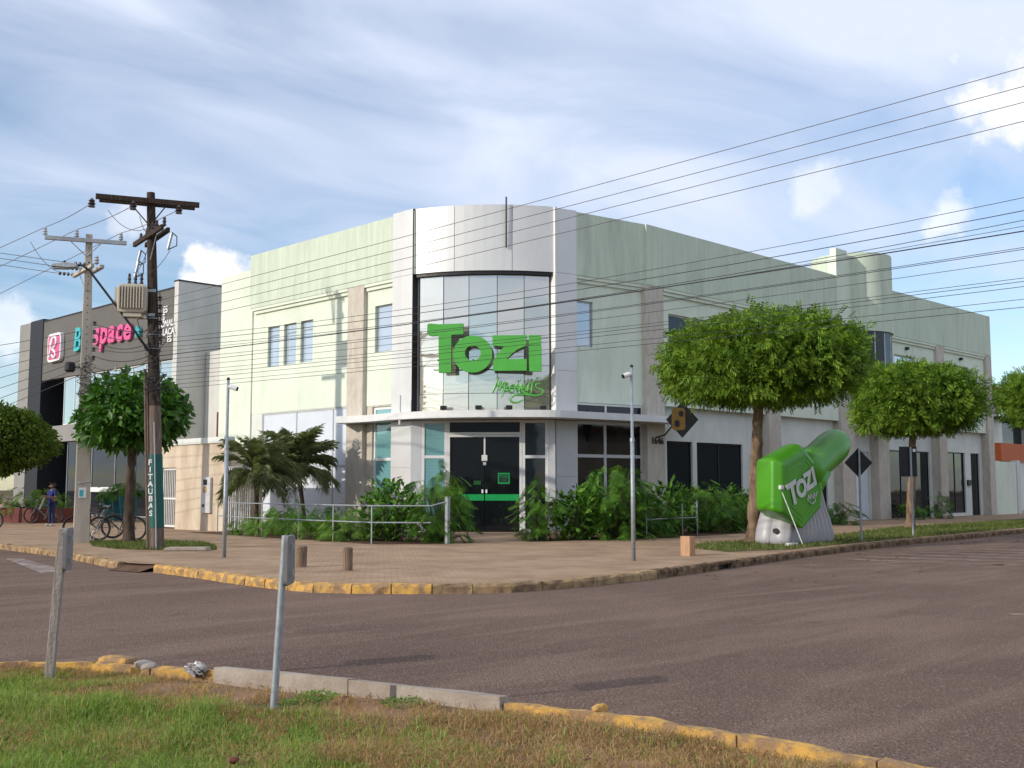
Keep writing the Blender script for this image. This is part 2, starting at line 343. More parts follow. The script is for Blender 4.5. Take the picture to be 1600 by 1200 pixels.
mat('kerb_yellow', (0.60, 0.35, 0.09), 0.88, scale=6, bump=0.7, bscale=30, col2=(0.30, 0.19, 0.105), fac=(0.43, 0.58), spec=0.2)
mat('kerb_worn', (0.42, 0.29, 0.15), 0.9, scale=4, bump=0.6, bscale=30, col2=(0.19, 0.12, 0.075), fac=(0.36, 0.62), spec=0.15)
mat('kerb_dirty', (0.24, 0.165, 0.10), 0.95, scale=5, bump=0.7, bscale=28, col2=(0.09, 0.055, 0.035), fac=(0.38, 0.62), spec=0.1)
mat('concrete', (0.44, 0.38, 0.32), 0.9, scale=4, bump=0.5, bscale=35, col2=(0.31, 0.25, 0.20), spec=0.2)
mat('road_paint', (0.36, 0.30, 0.26), 0.85, scale=3, col2=(0.18, 0.13, 0.113), fac=(0.44, 0.62), spec=0.2)
mat('road_paint_faint', (0.28, 0.21, 0.17), 0.9, scale=1.6, col2=(0.19, 0.128, 0.098), fac=(0.46, 0.64), spec=0.1)
mat('turf', (0.15, 0.115, 0.055), 0.95, scale=2.0, bump=0.9, bscale=60, col2=(0.34, 0.20, 0.125), fac=(0.40, 0.60), spec=0.1)
mat('verge', (0.12, 0.115, 0.045), 0.95, scale=2.0, bump=0.8, bscale=60, col2=(0.22, 0.14, 0.08), fac=(0.38, 0.55), spec=0.1)
# ------------------------------------------------------------------ ground, road, pavement
def sheet(name, pts, z, m, kind='structure'):
    o = MB().add([(x, y, z) for x, y in pts], [tuple(range(len(pts)))]).build(name, m); o.data.flip_normals() if o.data.polygons[0].normal.z < 0 else None
    return tag(o, kind=kind)
sheet('ground', [(-900, -900), (900, -900), (900, 900), (-900, 900)], -0.06, M['soil'])
sheet('road', [(-140, -140), (200, -140), (200, 200), (-140, 200)], 0.0, M['asphalt'])
KERB = [(-11.0, 120.0), (-12.3, 40.0), (-12.8, 14.0), (-12.97, 5.73), (-13.25, 1.03), (-14.1, -3.68), (-13.9, -4.44), (-13.98, -6.22), (-14.22, -8.6), (-14.18, -10.1), (-13.7, -10.9), (-13.2, -11.45), (-12.67, -11.95), (-11.96, -12.35), (-10.64, -12.5), (-8.84, -12.39), (-6.31, -11.97), (-4.91, -11.72), (-1.17, -11.0), (3.17, -10.36), (7.63, -9.95), (16.98, -9.27), (34.0, -8.0), (110.0, -3.0)]
def offset(path, d):
    out = []
    for i, p in enumerate(path):
        a = path[max(i-1, 0)]; b = path[min(i+1, len(path)-1)]; tx, ty = b[0]-a[0], b[1]-a[1]; l = math.hypot(tx, ty)
        out.append((p[0] - ty/l*d, p[1] + tx/l*d))
    return out
inner = offset(KERB, 0.13)
pv = MB(); poly = inner + [(110, 120)]
pv.add([(x, y, 0.14) for x, y in poly], [tuple(range(len(poly)))])
pvo = pv.build('pavement', M['paver']); tag(pvo, kind='structure')
bm = bmesh.new(); bm.from_mesh(pvo.data); bmesh.ops.triangulate(bm, faces=bm.faces); bmesh.ops.recalc_face_normals(bm, faces=bm.faces)
for f_ in bm.faces:
    if f_.normal.z < 0: f_.normal_flip()
bm.to_mesh(pvo.data); bm.free()
def resample(path, step):
    out = [path[0]]; acc = 0.0; res = []
    seg = [(math.hypot(path[i+1][0]-path[i][0], path[i+1][1]-path[i][1])) for i in range(len(path)-1)]
    tot = sum(seg); n = max(1, int(tot/step)); 
    for k in range(n+1):
        d = tot*k/n; i = 0
        while i < len(seg)-1 and d > seg[i]: d -= seg[i]; i += 1
        t = d/seg[i] if seg[i] else 0; res.append((path[i][0]+(path[i+1][0]-path[i][0])*t, path[i][1]+(path[i+1][1]-path[i][1])*t))
    return res
random.seed(4)
def kerb_stones(parent, path, step, width, ztop, matf, side=1, rough=0.012, skip=None, name='kerb_stone', zlow=-0.05):
    pts = resample(path, step)
    for i in range(len(pts)-1):
        a, b = Vector(pts[i]), Vector(pts[i+1]); t = (b-a).normalized(); n = Vector((-t.y, t.x)) * side; mid = (a+b)/2
        if skip and skip(mid): continue
        a = a + t*0.006; b = b - t*(0.006 + random.random()*0.008); j = lambda: random.uniform(-rough, rough)
        m = MB(); K = 4
        prof = lambda q: [(0 + j(), zlow), (0.0 + j(), ztop - 0.05 + j()), (0.028 + j()*0.6, ztop - 0.008 + j()*0.5), (width, ztop + j()*0.5), (width, zlow)]
        vs = []; fs = []
        for k in range(K+1):
            c = a + (b-a)*k/K
            for (o_, z_) in prof(k): vs.append((c.x + n.x*o_, c.y + n.y*o_, z_))
        for k in range(K):
            for q in range(4): fs.append((k*5+q, (k+1)*5+q, (k+1)*5+q+1, k*5+q+1))
        fs += [(0, 1, 2, 3, 4), tuple(K*5+q for q in (4, 3, 2, 1, 0))]
        m.add(vs, fs).build(name, matf(mid), parent)
kerb = thing('kerb', None, None, (0, 0, 0)); tag(kerb, kind='structure')
def km(p):
    if p.x < -13.0 and -12.0 < p.y < -4.3: return M['kerb_yellow']
    if p.x < -12 and p.y > -4.3: return M['kerb_worn']
    if p.x < -8.5: return M['kerb_worn']
    return M['kerb_dirty']
kerb_stones(kerb, KERB[2:-1], 0.62, 0.16, 0.15, km, 1, rough=0.018, skip=lambda p: (p.x < -13 and -4.5 < p.y < -3.6) or (-5.9 < p.x < -4.9 and p.y < -11))
# far ends of the kerb, plain runs
kerb_stones(kerb, KERB[0:3], 8.0, 0.15, 0.15, lambda p: M['kerb_worn'], 1); kerb_stones(kerb, KERB[-2:], 8.0, 0.15, 0.15, lambda p: M['kerb_dirty'], 1)
# broken gap: low soil ramp
ramp_ = MB().add([(-14.3, -3.5, 0.012), (-14.15, -4.5, 0.012), (-13.6, -4.5, 0.146), (-13.75, -3.5, 0.146)], [(0, 1, 2, 3)]).build('dirt_ramp', M['soil']); tag(ramp_, kind='structure')
# storm drain inlet in the kerb
dr = thing('storm_drain', 'dark storm drain slot cut into the dirty kerb near the tan block', 'drain', (-5.4, -11.8, 0))
frd = Fr((-5.95, -11.93), (1.05, 0.2))
MB().fbox(frd, 0, 1.07, -0.16, 0.0, 0.095, 0.152).build('lintel', M['kerb_dirty'], dr, bevel=0.01)
MB().fbox(frd, 0, 1.07, -0.16, -0.10, -0.05, 0.094).build('slot', M['black'], dr)
# faded road paint
def paint(name, label, quad):
    o = MB().add([(x, y, 0.004) for x, y in quad], [(0, 1, 2, 3)]).build(name, M['road_paint' if quad[0][0] < -13 else 'road_paint_faint']); 
    if o.data.polygons[0].normal.z < 0: o.data.flip_normals()
    tag(o, kind='structure')
paint('road_marking', '', [(-14.35, 1.6), (-14.0, 1.7), (-14.95, -3.35), (-15.5, -3.3)])
paint('road_marking', '', [(-15.5, 2.3), (-15.1, 2.4), (-15.6, 0.2), (-16.0, 0.1)])
for k in range(6):
    x0 = -1.2 + k*1.25
    paint('road_marking', '', [(x0, -11.9), (x0+0.5, -11.82), (x0+1.25, -15.2), (x0+0.72, -15.3)])
paint('road_marking', '', [(-3.6, -12.6), (-3.5, -12.4), (1.5, -16.6), (1.3, -16.8)])
paint('road_marking', '', [(-9.6, -19.0), (-9.5, -18.86), (-7.2, -19.9), (-7.3, -20.05)])
# ------------------------------------------------------------------ main building
bld = thing('corner_building', 'pale green two storey corner building with silver curved glass entrance', 'building', (0, 0, 0.14))
Z0 = 0.14; H = 11.2
FL = Fr((0, 0), (0, -1))       # left facade, u = -y
FRt = Fr((0, 0), (1, 0))       # right facade, u = x
# left facade
wall(MB(), FL, -15.0, -4.45, 8.97, H, 0.0, t=0.35).build('parapet', M['parapet_green'], bld)
m = MB(); wall(m, FL, -15.0, -8.28, 4.63, 8.97, -0.18, [(-13.88, -13.03, 6.47, 8.10), (-12.72, -11.85, 6.47, 8.10), (-11.55, -10.72, 6.47, 8.10)], t=0.22); m.build('wall', M['wall_green'], bld)
m = MB(); wall(m, FL, -7.31, -5.6, 4.55, 8.97, -0.18, [(-6.84, -5.64, 6.45, 8.14)], t=0.22); m.build('wall', M['wall_green'], bld)
m = MB(); wall(m, FL, -15.0, -8.28, Z0, 4.63, -0.19, [(-14.2, -8.30, 0.35, 4.60)], t=0.22); m.build('wall', M['white_wall'], bld)
m = MB(); wall(m, FL, -17.5, -15.0, Z0, 10.65, -0.12, t=0.3); m.build('annex_wall', M['wall_green'], bld)
for (a, b) in ((-14.85, -8.30), (-7.29, -5.62)):
    MB().fbox(FL, a, b, -0.178, -0.02, 8.86, 8.965).fbox(FL, a+0.04, b-0.02, -0.178, -0.09, 8.73, 8.855).build('cornice', M['wall_green'], bld)
m = MB(); m.fbox(FL, -8.28, -7.31, -0.45, -0.015, Z0, 8.965); m.build('column', M['stone'], bld, bevel=0.015)
for a, b in ((-13.88, -13.03), (-12.72, -11.85), (-11.55, -10.72)):
    window(FL, a+0.004, b-0.004, 6.475, 8.095, -0.30, bld, M['steel'], M['glass_blue'], 1, 2, zs=[6.475, 7.75, 8.095], fw=0.035)
window(FL, -6.836, -5.644, 6.455, 8.135, -0.30, bld, M['steel'], M['glass_blue'], 1, 1, fw=0.04)
window(FL, -14.195, -8.304, 0.355, 4.595, -0.24, bld, M['silver_dull'], M['white_film'], us=[-14.195, -11.79, -9.38, -8.304], zs=[0.355, 2.45, 4.595], fw=0.05)
# strip beside the column on the ground floor
m = MB(); wall(m, FL, -7.31, -5.6, Z0, 4.55, -0.2, [(-6.96, -5.66, Z0, 4.5)], t=0.2); m.build('wall', M['stone'], bld)
wn = window(FL, -6.955, -5.664, Z0, 4.495, -0.3, bld, M['white_trim'], M['glass_teal'], zs=[Z0, 2.62, 4.495], us=[-6.955, -5.664], fw=0.10)
MB().fbox(FL, -6.84, -5.78, -0.298, -0.285, 1.18, 1.42).build('green_stripe', M['green_band'], wn)
# drum geometry
D0, D1 = Vector((0.05, 4.5)), Vector((3.24, 0.85)); ch = (D1-D0).length; cu_ = (D1-D0).normalized(); cn_ = Vector((cu_.y, -cu_.x))
FC = Fr(D0, cu_); SAG = 0.5; RAD = ch*ch/8/SAG + SAG/2
def arc(t, off=0.0):
    """point on the bowed front, t 0..1 along it, off outwards"""
    half = math.asin(ch/2/RAD); a = -half + 2*half*t; c0 = (D0+D1)/2 - cn_*(RAD-SAG)
    return c0 + (cu_*math.sin(a) + cn_*math.cos(a))*(RAD+off)
def arc_panel(t0, t1, z0, z1, o0, o1, K=6):
    m = MB(); vs = []; fs = []
    for k in range(K+1):
        t = t0 + (t1-t0)*k/K; a, b = arc(t, o1), arc(t, o0)
        vs += [(a.x, a.y, z0), (a.x, a.y, z1), (b.x, b.y, z1), (b.x, b.y, z0)]
    for k in range(K):
        for q in range(4): fs.append((k*4+q, (k+1)*4+q, (k+1)*4+(q+1) % 4, k*4+(q+1) % 4))
    fs += [(0, 1, 2, 3), (K*4+3, K*4+2, K*4+1, K*4)]
    return m.add(vs, fs)
for a, b in ((0.004, 0.30), (0.3035, 0.70), (0.7035, 0.996)):
    arc_panel(a, b, 8.98, 11.26, -0.06, 0.0).build('cladding_panel', M['silver'], bld)
arc_panel(0, 1, 8.95, 11.2, -0.3, -0.065, 12).build('drum_core', M['dark_metal'], bld)
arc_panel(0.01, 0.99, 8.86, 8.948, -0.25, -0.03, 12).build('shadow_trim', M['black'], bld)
arc_panel(0.0, 1.0, 11.205, 11.24, -0.3, -0.07, 12).build('coping', M['silver'], bld)
# piers beside the drum, clad in panels
for z0, z1 in ((Z0, 2.3), (2.304, 3.9), (4.19, 6.6), (6.604, 8.97), (8.974, 11.28)):
    MB().fbox(FL, -5.6, -4.5, -0.4, 0.03, z0, z1).build('cladding_panel', M['silver'], bld, bevel=0.01)
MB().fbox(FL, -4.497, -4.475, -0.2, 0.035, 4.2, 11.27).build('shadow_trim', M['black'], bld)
FP = Fr(arc(1.0), Vector((4.1, 0.61)) - arc(1.0)); pl_ = (Vector((4.1, 0.61)) - arc(1.0)).length
for z0, z1 in ((Z0, 2.0), (2.004, 3.9), (4.19, 5.6), (5.604, 8.97), (8.974, 11.24)):
    MB().fbox(FP, 0.03, pl_-0.003, -0.4, 0.03, z0, z1).build('cladding_panel', M['silver_dull'] if z1 < 4 else M['silver'], bld, bevel=0.01)
MB().fbox(FP, -0.03, 0.028, -0.3, 0.10, 4.19, 11.25).build('edge_trim', M['white_trim'], bld)
# curved glass: flat facets
cols = [0.03, 0.215, 0.40, 0.60, 0.79, 0.975]; rows = [4.2, 4.80, 5.76, 6.73, 8.86]
gw = MB()
for i, t in enumerate(cols):
    p = arc(t, -0.16); f_ = Fr(p, cu_); gw.fbox(f_, -0.02, 0.02, -0.06, -0.02, 4.2, 8.86)
cw = gw.build('curtain_wall', M['dark_metal'], bld)
for i in range(5):
    a, b = arc(cols[i], -0.16), arc(cols[i+1], -0.16); f_ = Fr(a, b-a); l_ = (b-a).length
    for j in range(4):
        tl = random.uniform(-0.012, 0.012)
        MB().fbox(f_, 0.012, l_-0.012, -0.015 + tl, tl, rows[j]+0.008, rows[j+1]-0.008).build('pane', M['glass_mirror'], cw)
arc_panel(0.0, 1.0, 3.9, 8.9, -0.5, -0.35, 10).build('backing_wall', M['gym_dark'], bld)
# ground floor glass front, set back under the canopy
FE = Fr(D0 + cn_*0.10, cu_)
MB().fbox(FE, -0.05, 4.88, -0.5, -0.2, Z0, 4.0).build('dark_interior', M['gym_dark'], bld)
for a, b in ((0.32, 1.20),):
    window(FE, a, b, Z0, 3.90, 0.0, bld, M['white_trim'], M['glass_teal'], us=[a, b], zs=[Z0, 2.66, 3.90], fw=0.10)
window(FE, 3.74, 4.62, Z0, 3.90, 0.0, bld, M['white_trim'], M['glass_lower'], us=[3.74, 4.62], zs=[Z0, 2.66, 3.90], fw=0.10)
MB().fbox(FE, -0.05, 0.316, -0.1, 0.03, Z0, 3.9).build('cladding_panel', M['silver_dull'], bld); MB().fbox(FE, 4.624, 4.86, -0.1, 0.03, Z0, 3.9).build('cladding_panel', M['silver_dull'], bld)
window(FE, 1.204, 3.736, 3.42, 3.90, 0.0, bld, M['white_trim'], M['glass_dark'], us=[1.204, 3.736], zs=[3.42, 3.90], fw=0.07)
df = MB().fbox(FE, 1.204, 1.29, -0.05, 0.04, Z0, 3.415).fbox(FE, 3.65, 3.736, -0.05, 0.04, Z0, 3.415).fbox(FE, 1.292, 3.648, -0.048, 0.038, 3.33, 3.413).build('door_frame', M['white_trim'], bld)
for a, b in ((1.30, 2.46), (2.475, 3.64)):
    d_ = MB().fbox(FE, a, b, -0.03, -0.015, Z0+0.01, 3.32).build('glass_door', M['glass_dark'], bld)
    MB().fbox(FE, a+0.01, b-0.01, -0.013, -0.005, 1.19, 1.40).build('green_stripe', M['green_band'], d_)
    MB().fbox(FE, (b-0.09 if a < 2 else a+0.03), (b-0.03 if a < 2 else a+0.09), 0.0, 0.05, 1.44, 1.56).build('handle', M['white_trim'], d_)
MB().fbox(FE, 2.44, 2.495, -0.012, 0.02, 2.72, 3.325).build('door_rail', M['white_trim'], bld)
nb = MB().fbox(FE, 2.37, 2.56, -0.012, 0.03, 2.52, 2.72).fbox(FE, 2.42, 2.52, -0.012, 0.02, 2.38, 2.48).build('lock_box', M['white_trim'], bld)
MB().fbox(FE, 2.92, 3.32, -0.012, -0.006, 1.75, 2.12).build('door_sticker', M['green_band'], bld)
MB().fbox(FE, 2.96, 3.28, -0.0055, -0.002, 1.80, 2.07).build('door_sticker', M['gym_dark'], bld)
text('sticker_lettering', 'TOZI', 0.13, 0.002, M['green_band'], bld, FE.mat(3.12, 0.001, 1.99)); text('sticker_lettering', 'TOZI', 0.07, 0.002, M['green_band'], bld, FE.mat(3.12, 0.001, 1.87))
MB().fbox(FE, 2.10, 2.34, -0.012, -0.006, 1.72, 1.86).build('door_sticker', M['green_side'], bld)
# canopy band
can = [(-0.80, 7.77), (-0.50, 6.9), (-0.52, 5.6), (-0.55, 4.74), (-0.30, 3.57), (0.15, 2.55), (0.73, 1.67), (1.5, 0.82), (2.42, 0.06), (3.31, -0.10), (4.95, -0.36), (7.79, -0.76), (8.87, -0.83)]
def smooth_path(p, n):
    out = []
    for i in range(len(p)-1):
        p0, p1, p2, p3 = (Vector(p[max(i-1, 0)]), Vector(p[i]), Vector(p[i+1]), Vector(p[min(i+2, len(p)-1)]))
        for k in range(n):
            t = k/n; out.append(0.5*((2*p1) + (p2-p0)*t + (2*p0-5*p1+4*p2-p3)*t*t + (3*p1-p0-3*p2+p3)*t**3))
    out.append(Vector(p[-1])); return out
cp = smooth_path(can, 5); ci = [Vector(p) + Vector((0.95, 0.72)) for p in cp]
vs = []; fs = []
for a, b in zip(cp, ci): vs += [(a.x, a.y, 3.925), (a.x, a.y, 4.16), (b.x, b.y, 4.16), (b.x, b.y, 3.925)]
for k in range(len(cp)-1):
    for q in range(4): fs.append((k*4+q, (k+1)*4+q, (k+1)*4+(q+1) % 4, k*4+(q+1) % 4))
K = len(cp)-1; fs += [(0, 1, 2, 3), (K*4+3, K*4+2, K*4+1, K*4)]
MB().add(vs, fs).build('canopy', M['white_trim'], bld)
for k in (0.24, 0.50, 0.72, 0.97):
    fl = thing('floodlight', {0.24: 'leftmost of four small black floodlights on the white canopy', 0.50: 'second small black floodlight from the left on the white canopy', 0.72: 'third small black floodlight from the left on the white canopy', 0.97: 'rightmost of four small black floodlights on the white canopy'}[k], 'floodlight', (*arc(k*0.9+0.03, 0.22), 4.16), 0, 'floodlights on the canopy')
    f_ = Fr(arc(k*0.9+0.03, 0.22), cu_)
    MB().fbox(f_, -0.11, 0.11, -0.05, 0.05, 4.22, 4.36).build('housing', M['black'], fl, bevel=0.015); MB().fbox(f_, -0.02, 0.02, -0.02, 0.02, 4.16, 4.22).build('bracket', M['dark_metal'], fl)
# first bay on the right (slightly turned)
FB = Fr((4.1, 0.61), (3.12, -0.53)); BL = 3.16
wall(MB(), FB, 0, BL+0.5, 8.97, H, 0.0, t=0.35).build('parapet', M['parapet_green'], bld)
m = MB(); wall(m, FB, 0, BL, 4.56, 8.97, -0.14, [(0.05, 0.84, 6.50, 8.11)], t=0.2); m.build('wall', M['wall_green'], bld)
MB().fbox(FB, 0.02, BL, -0.138, -0.02, 8.86, 8.965).fbox(FB, 0.02, BL, -0.138, -0.07, 8.73, 8.855).build('cornice', M['wall_green'], bld)
window(FB, 0.054, 0.836, 6.505, 8.105, -0.24, bld, M['steel'], M['glass_blue'], 1, 1, fw=0.04)
window(FB, 0.0, BL, 4.17, 4.55, -0.20, bld, M['white_trim'], M['glass_dark'], us=[0, 1.42, BL], zs=[4.17, 4.55], fw=0.07)
window(FB, 0.0, BL, Z0, 3.92, -0.22, bld, M['silver_dull'], M['glass_dark'], us=[0, 1.40, BL], zs=[Z0, 2.72, 3.92], fw=0.11)
# right facade, main run
wall(MB(), FRt, 7.25, 21.0, 8.97, H, 0.0, t=0.35).build('parapet', M['parapet_green'], bld)
wall(MB(), FRt, 25.6, 38.16, 8.97, H, 0.0, t=0.35).build('parapet', M['parapet_green'], bld)
def rcol(x0, x1, z1=8.965, d0=-0.7, d=-0.012, z0=Z0): MB().fbox(FRt, x0, x1, d0, d, z0, z1).build('column', M['stone'], bld, bevel=0.015)
for a, b in ((7.2, 8.24), (15.2, 16.13), (21.2, 22.37), (31.2, 32.1), (37.43, 38.2)): rcol(a, b)
for a, b, hs in ((8.24, 15.2, [(8.7, 13.6, 6.46, 8.08)]), (16.13, 21.2, []), (25.2, 31.2, [(26.75, 29.0, 6.5, 8.12)]), (32.1, 37.43, [(33.2, 35.4, 6.5, 8.12)])):
    m = MB(); wall(m, FRt, a, b, 4.62, 8.97, -0.15, hs, t=0.3); m.build('wall', M['wall_green'], bld)
    MB().fbox(FRt, a+0.02, b-0.02, -0.148, -0.015, 8.86, 8.965).fbox(FRt, a+0.02, b-0.02, -0.148, -0.07, 8.73, 8.855).build('cornice', M['wall_green'], bld)
    for h in hs: window(FRt, h[0]+.004, h[1]-.004, h[2]+.005, h[3]-.005, -0.27, bld, M['silver_dull'], M['glass_blue' if a > 20 else 'glass_dark'], max(1, round((h[1]-h[0])/1.1)), 1, fw=0.05)
gfh = {0: (8.24, 15.2, [(8.9, 10.5, 0.45, 3.36), (10.78, 13.9, 0.45, 3.36)]), 1: (16.13, 21.2, [(16.9, 20.6, 0.45, 3.36)]), 2: (22.37, 24.9, [(22.9, 24.5, Z0, 3.3)]), 3: (25.67, 31.2, [(26.3, 30.9, Z0, 3.45)]), 4: (32.1, 37.43, [(32.9, 35.2, 0.3, 3.5), (35.95, 37.1, Z0, 3.5)])}
for k, (a, b, hs) in gfh.items():
    m = MB(); wall(m, FRt, a, b, Z0, 4.62, -0.45, hs, t=0.25); m.build('wall', M['white_wall'], bld)
    for i, h in enumerate(hs):
        if k == 2: MB().fbox(FRt, h[0], h[1], -0.6, -0.55, h[2], h[3]).build('door', M['white_film'], bld); continue
        nm = 'door' if (k == 4 and i == 1) else 'window'
        window(FRt, h[0]+.004, h[1]-.004, h[2]+.005, h[3]-.005, -0.56, bld, M['black'] if (k in (3,) or nm == 'door') else M['dark_metal'], M['glass_lower'], max(1, round((h[1]-h[0])/1.5)), 1, fw=0.05, name=nm)
rcol(24.6, 25.67, 4.6)
MB().fbox(FRt, 35.35, 35.8, -0.44, -0.36, 1.75, 2.05).build('intercom', M['black'], bld)
for x in (28.0, 34.3): MB().fbox(FRt, x-0.08, x+0.08, -0.14, 0.02, 8.42, 8.56).build('wall_lamp', M['black'], bld)
# stair tower: fin and drum
MB().fbox(FRt, 20.95, 21.95, -0.24, 0.06, 8.965, 12.45).build('tower_fin', M['wall_green'], bld)
m = MB(); ccx, ccy, cr = 24.0, 0.85, 1.85
n = 40
vs = []; fs = []
for z in (8.80, 12.45):
    for k in range(n): a = 2*math.pi*k/n; vs.append((ccx+cr*math.cos(a), ccy+cr*math.sin(a), z))
for k in range(n): fs.append((k, (k+1) % n, n+(k+1) % n, n+k))
fs += [tuple(range(n))[::-1], tuple(range(n, 2*n))]
m.add(vs, fs).build('stair_tower', M['parapet_green'], bld, smooth=True, angle=40)
MB().fbox(FRt, 21.95, 23.0, -0.9, -0.02, 8.97, 12.30).build('tower_wall', M['wall_green'], bld)
for k in range(9):
    a0, a1 = math.pi*(1.02+0.107*k), math.pi*(1.02+0.107*(k+1)); r2 = cr-0.1
    pa, pb = Vector((ccx+r2*math.cos(a0), ccy+r2*math.sin(a0))), Vector((ccx+r2*math.cos(a1), ccy+r2*math.sin(a1))); f_ = Fr(pa, pb-pa)
    MB().fbox(f_, 0.012, (pb-pa).length-0.012, -0.02, 0, 4.6, 8.79).build('tower_pane', M['glass_lower'], bld)
    MB().fbox(f_, -0.02, 0.02, -0.03, 0.02, 4.6, 8.79).build('tower_mullion', M['silver_dull'], bld)
MB().lathe((ccx, ccy, 4.45), [(cr, 0), (cr, 0.15)], 32).build('tower_sill', M['wall_green'], bld)
# roof and rear
MB().add([(0.3, 17.4, 10.5), (0.3, 4.8, 10.5), (3.5, 1.2, 10.5), (8, 0.3, 10.5), (38, 0.3, 10.5), (38, 17.4, 10.5)], [(0, 1, 2, 3, 4, 5)]).build('roof', M['roof_grey'], bld)
MB().box(0.2, 38.1, 17.3, 17.49, Z0, 10.6).build('rear_wall', M['wall_green'], bld); MB().box(37.9, 38.16, 0.02, 17.29, Z0, H-0.01).build('end_wall', M['wall_green'], bld)
text('house_number', '1646', 0.36, 0.015, M['black'], bld, FRt.mat(7.75, 0.01, 3.30))
MB().tube([(*arc(0.66, 0.06), 9.75), (*arc(0.66, 0.09), 11.5)], 0.028, 8).build('lightning_rod', M['black'], bld)
MB().tube([(-0.45, 4.6, 3.75), (-0.45, 4.6, 4.75)], 0.04, 8).build('canopy_rod', M['white_trim'], bld)
# shop sign on the curved glass
sg = thing('shop_sign', 'large green raised lettering mounted before the curved glass', 'sign', (*(D0 + cn_*0.75 + cu_*2.5), 5.4))
FS = Fr(D0 + cn_*0.75, cu_)
zu = lambda x, y: (0.58 + (x-185)*0.003235, 7.10 - (y-180)*0.00325)
def letter(poly, name='letter', d0=-0.16):
    P = [zu(*q) for q in poly]
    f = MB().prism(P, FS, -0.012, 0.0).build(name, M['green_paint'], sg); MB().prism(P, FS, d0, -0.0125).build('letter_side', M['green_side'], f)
letter([(185, 185), (200, 168), (300, 178), (562, 172), (562, 285), (437, 290), (437, 682), (308, 682), (303, 296), (235, 300), (200, 292), (183, 272)])
el = lambda cx, cy, rx, ry, n=40: [(cx + rx*math.cos(2*math.pi*k/n), cy + ry*math.sin(2*math.pi*k/n)) for k in range(n)]
o_, i_ = el(660, 492, 205, 192), el(662, 482, 82, 78)
def ring(mb, outer, inn, fr, d0, d1):
    n = len(outer); A = [zu(*q) for q in outer]; B = [zu(*q) for q in inn]; vs = []
    for d in (d1, d0): vs += [fr.p(u, d, z) for u, z in A] + [fr.p(u, d, z) for u, z in B]
    fs = []
    for k in range(n):
        j = (k+1) % n; fs += [(k, j, n+j, n+k), (2*n+k, 3*n+k, 3*n+j, 2*n+j), (k, 2*n+k, 2*n+j, j), (n+k, n+j, 3*n+j, 3*n+k)]
    return mb.add(vs, fs)
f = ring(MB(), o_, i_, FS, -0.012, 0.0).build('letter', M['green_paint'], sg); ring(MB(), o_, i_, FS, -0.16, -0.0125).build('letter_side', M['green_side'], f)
letter([(865, 300), (1222, 300), (1217, 408), (1120, 452), (1055, 505), (1015, 548), (1222, 548), (1222, 668), (872, 668), (878, 560), (920, 490), (990, 415), (868, 408)])
letter([(1243, 300), (1370, 302), (1370, 403), (1245, 403)]); letter([(1243, 412), (1374, 410), (1374, 676), (1247, 676)])
st = [[(858, 885), (890, 815), (922, 722)], [(905, 872), (925, 790), (950, 775), (935, 860), (962, 800), (992, 780), (975, 880), (958, 928)], [(985, 800), (1012, 782), (1018, 822), (992, 845), (1000, 868), (1040, 850)], [(1085, 800), (1048, 815), (1040, 865), (1072, 880), (1098, 840), (1080, 800)], [(1098, 840), (1128, 790), (1130, 870), (1165, 800)], [(1150, 740), (1140, 765)], [(1165, 850), (1195, 815), (1172, 800), (1168, 868), (1205, 862), (1240, 800), (1225, 870)], [(1240, 800), (1275, 780), (1262, 890)], [(1335, 728), (1300, 762)], [(1360, 792), (1315, 800), (1320, 835), (1375, 855), (1385, 890), (1320, 915), (1240, 900), (1165, 880)], [(1290, 915), (1200, 905), (1120, 905), (1065, 930), (1052, 962), (1080, 985), (1130, 982), (1178, 958)], [(905, 800), (1000, 830), (1130, 835), (1260, 850)]]
script = MB()
for s_ in st:
    pts = smooth_path([zu(*q) for q in s_], 5); script.tube([FS.p(p[0], -0.35, p[1]) for p in pts], 0.026, 6)
script.build('script_lettering', M['green_paint'], sg)
# small frame carrying the letters
MB().fbox(FS, 0.75, 4.35, -0.42, -0.40, 5.58, 5.61).fbox(FS, 0.9, 0.93, -0.95, -0.165, 5.9, 5.93).fbox(FS, 2.1, 2.13, -0.60, -0.165, 5.9, 5.93).fbox(FS, 3.2, 3.23, -0.60, -0.165, 5.7, 5.73).fbox(FS, 4.2, 4.23, -0.80, -0.165, 5.7, 5.73).build('sign_bracket', M['dark_metal'], sg)
# ------------------------------------------------------------------ grey gym building on the left
gym = thing('gym_building', 'dark grey flat roofed gym with pink and cyan lettering', 'building', (0.7, 30, 0.14))
FG = Fr((0.7, 0), (0, -1))
m = MB(); wall(m, FG, -37.9, -22.85, 7.62, 10.95, 0.0, t=0.3); m.build('upper_wall', M['gym_grey'], gym)
MB().fbox(FG, -37.9, -22.85, -0.35, 0.03, 10.952, 11.02).build('coping', M['dark_metal'], gym)
MB().fbox(FG, -36.2, -22.85, -0.3, -0.004, 4.12, 5.0).build('floor_beam', M['gym_beam'], gym)
MB().fbox(FG, -39.65, -37.9, -3, 0.05, Z0, 11.15).build('dark_pier', M['gym_dark'], gym)
MB().fbox(FG, -41.2, -39.66, -3, 0.06, Z0, 11.1).build('end_pier', M['gym_beam'], gym)
MB().fbox(FG, -37.89, -35.1, -2.2, -1.8, Z0, 7.61).build('recess_wall', M['gym_dark'], gym)
uw = [-35.05 + (35.05-22.95)*i/9 for i in range(10)]
window(FG, -35.05, -22.95, 5.02, 7.60, -0.12, gym, M['white_trim'], M['glass_gym'], us=uw, zs=[5.02, 7.60], fw=0.05)
lw = [-35.0, -31.9, -29.2, -27.0, -25.0, -22.95]
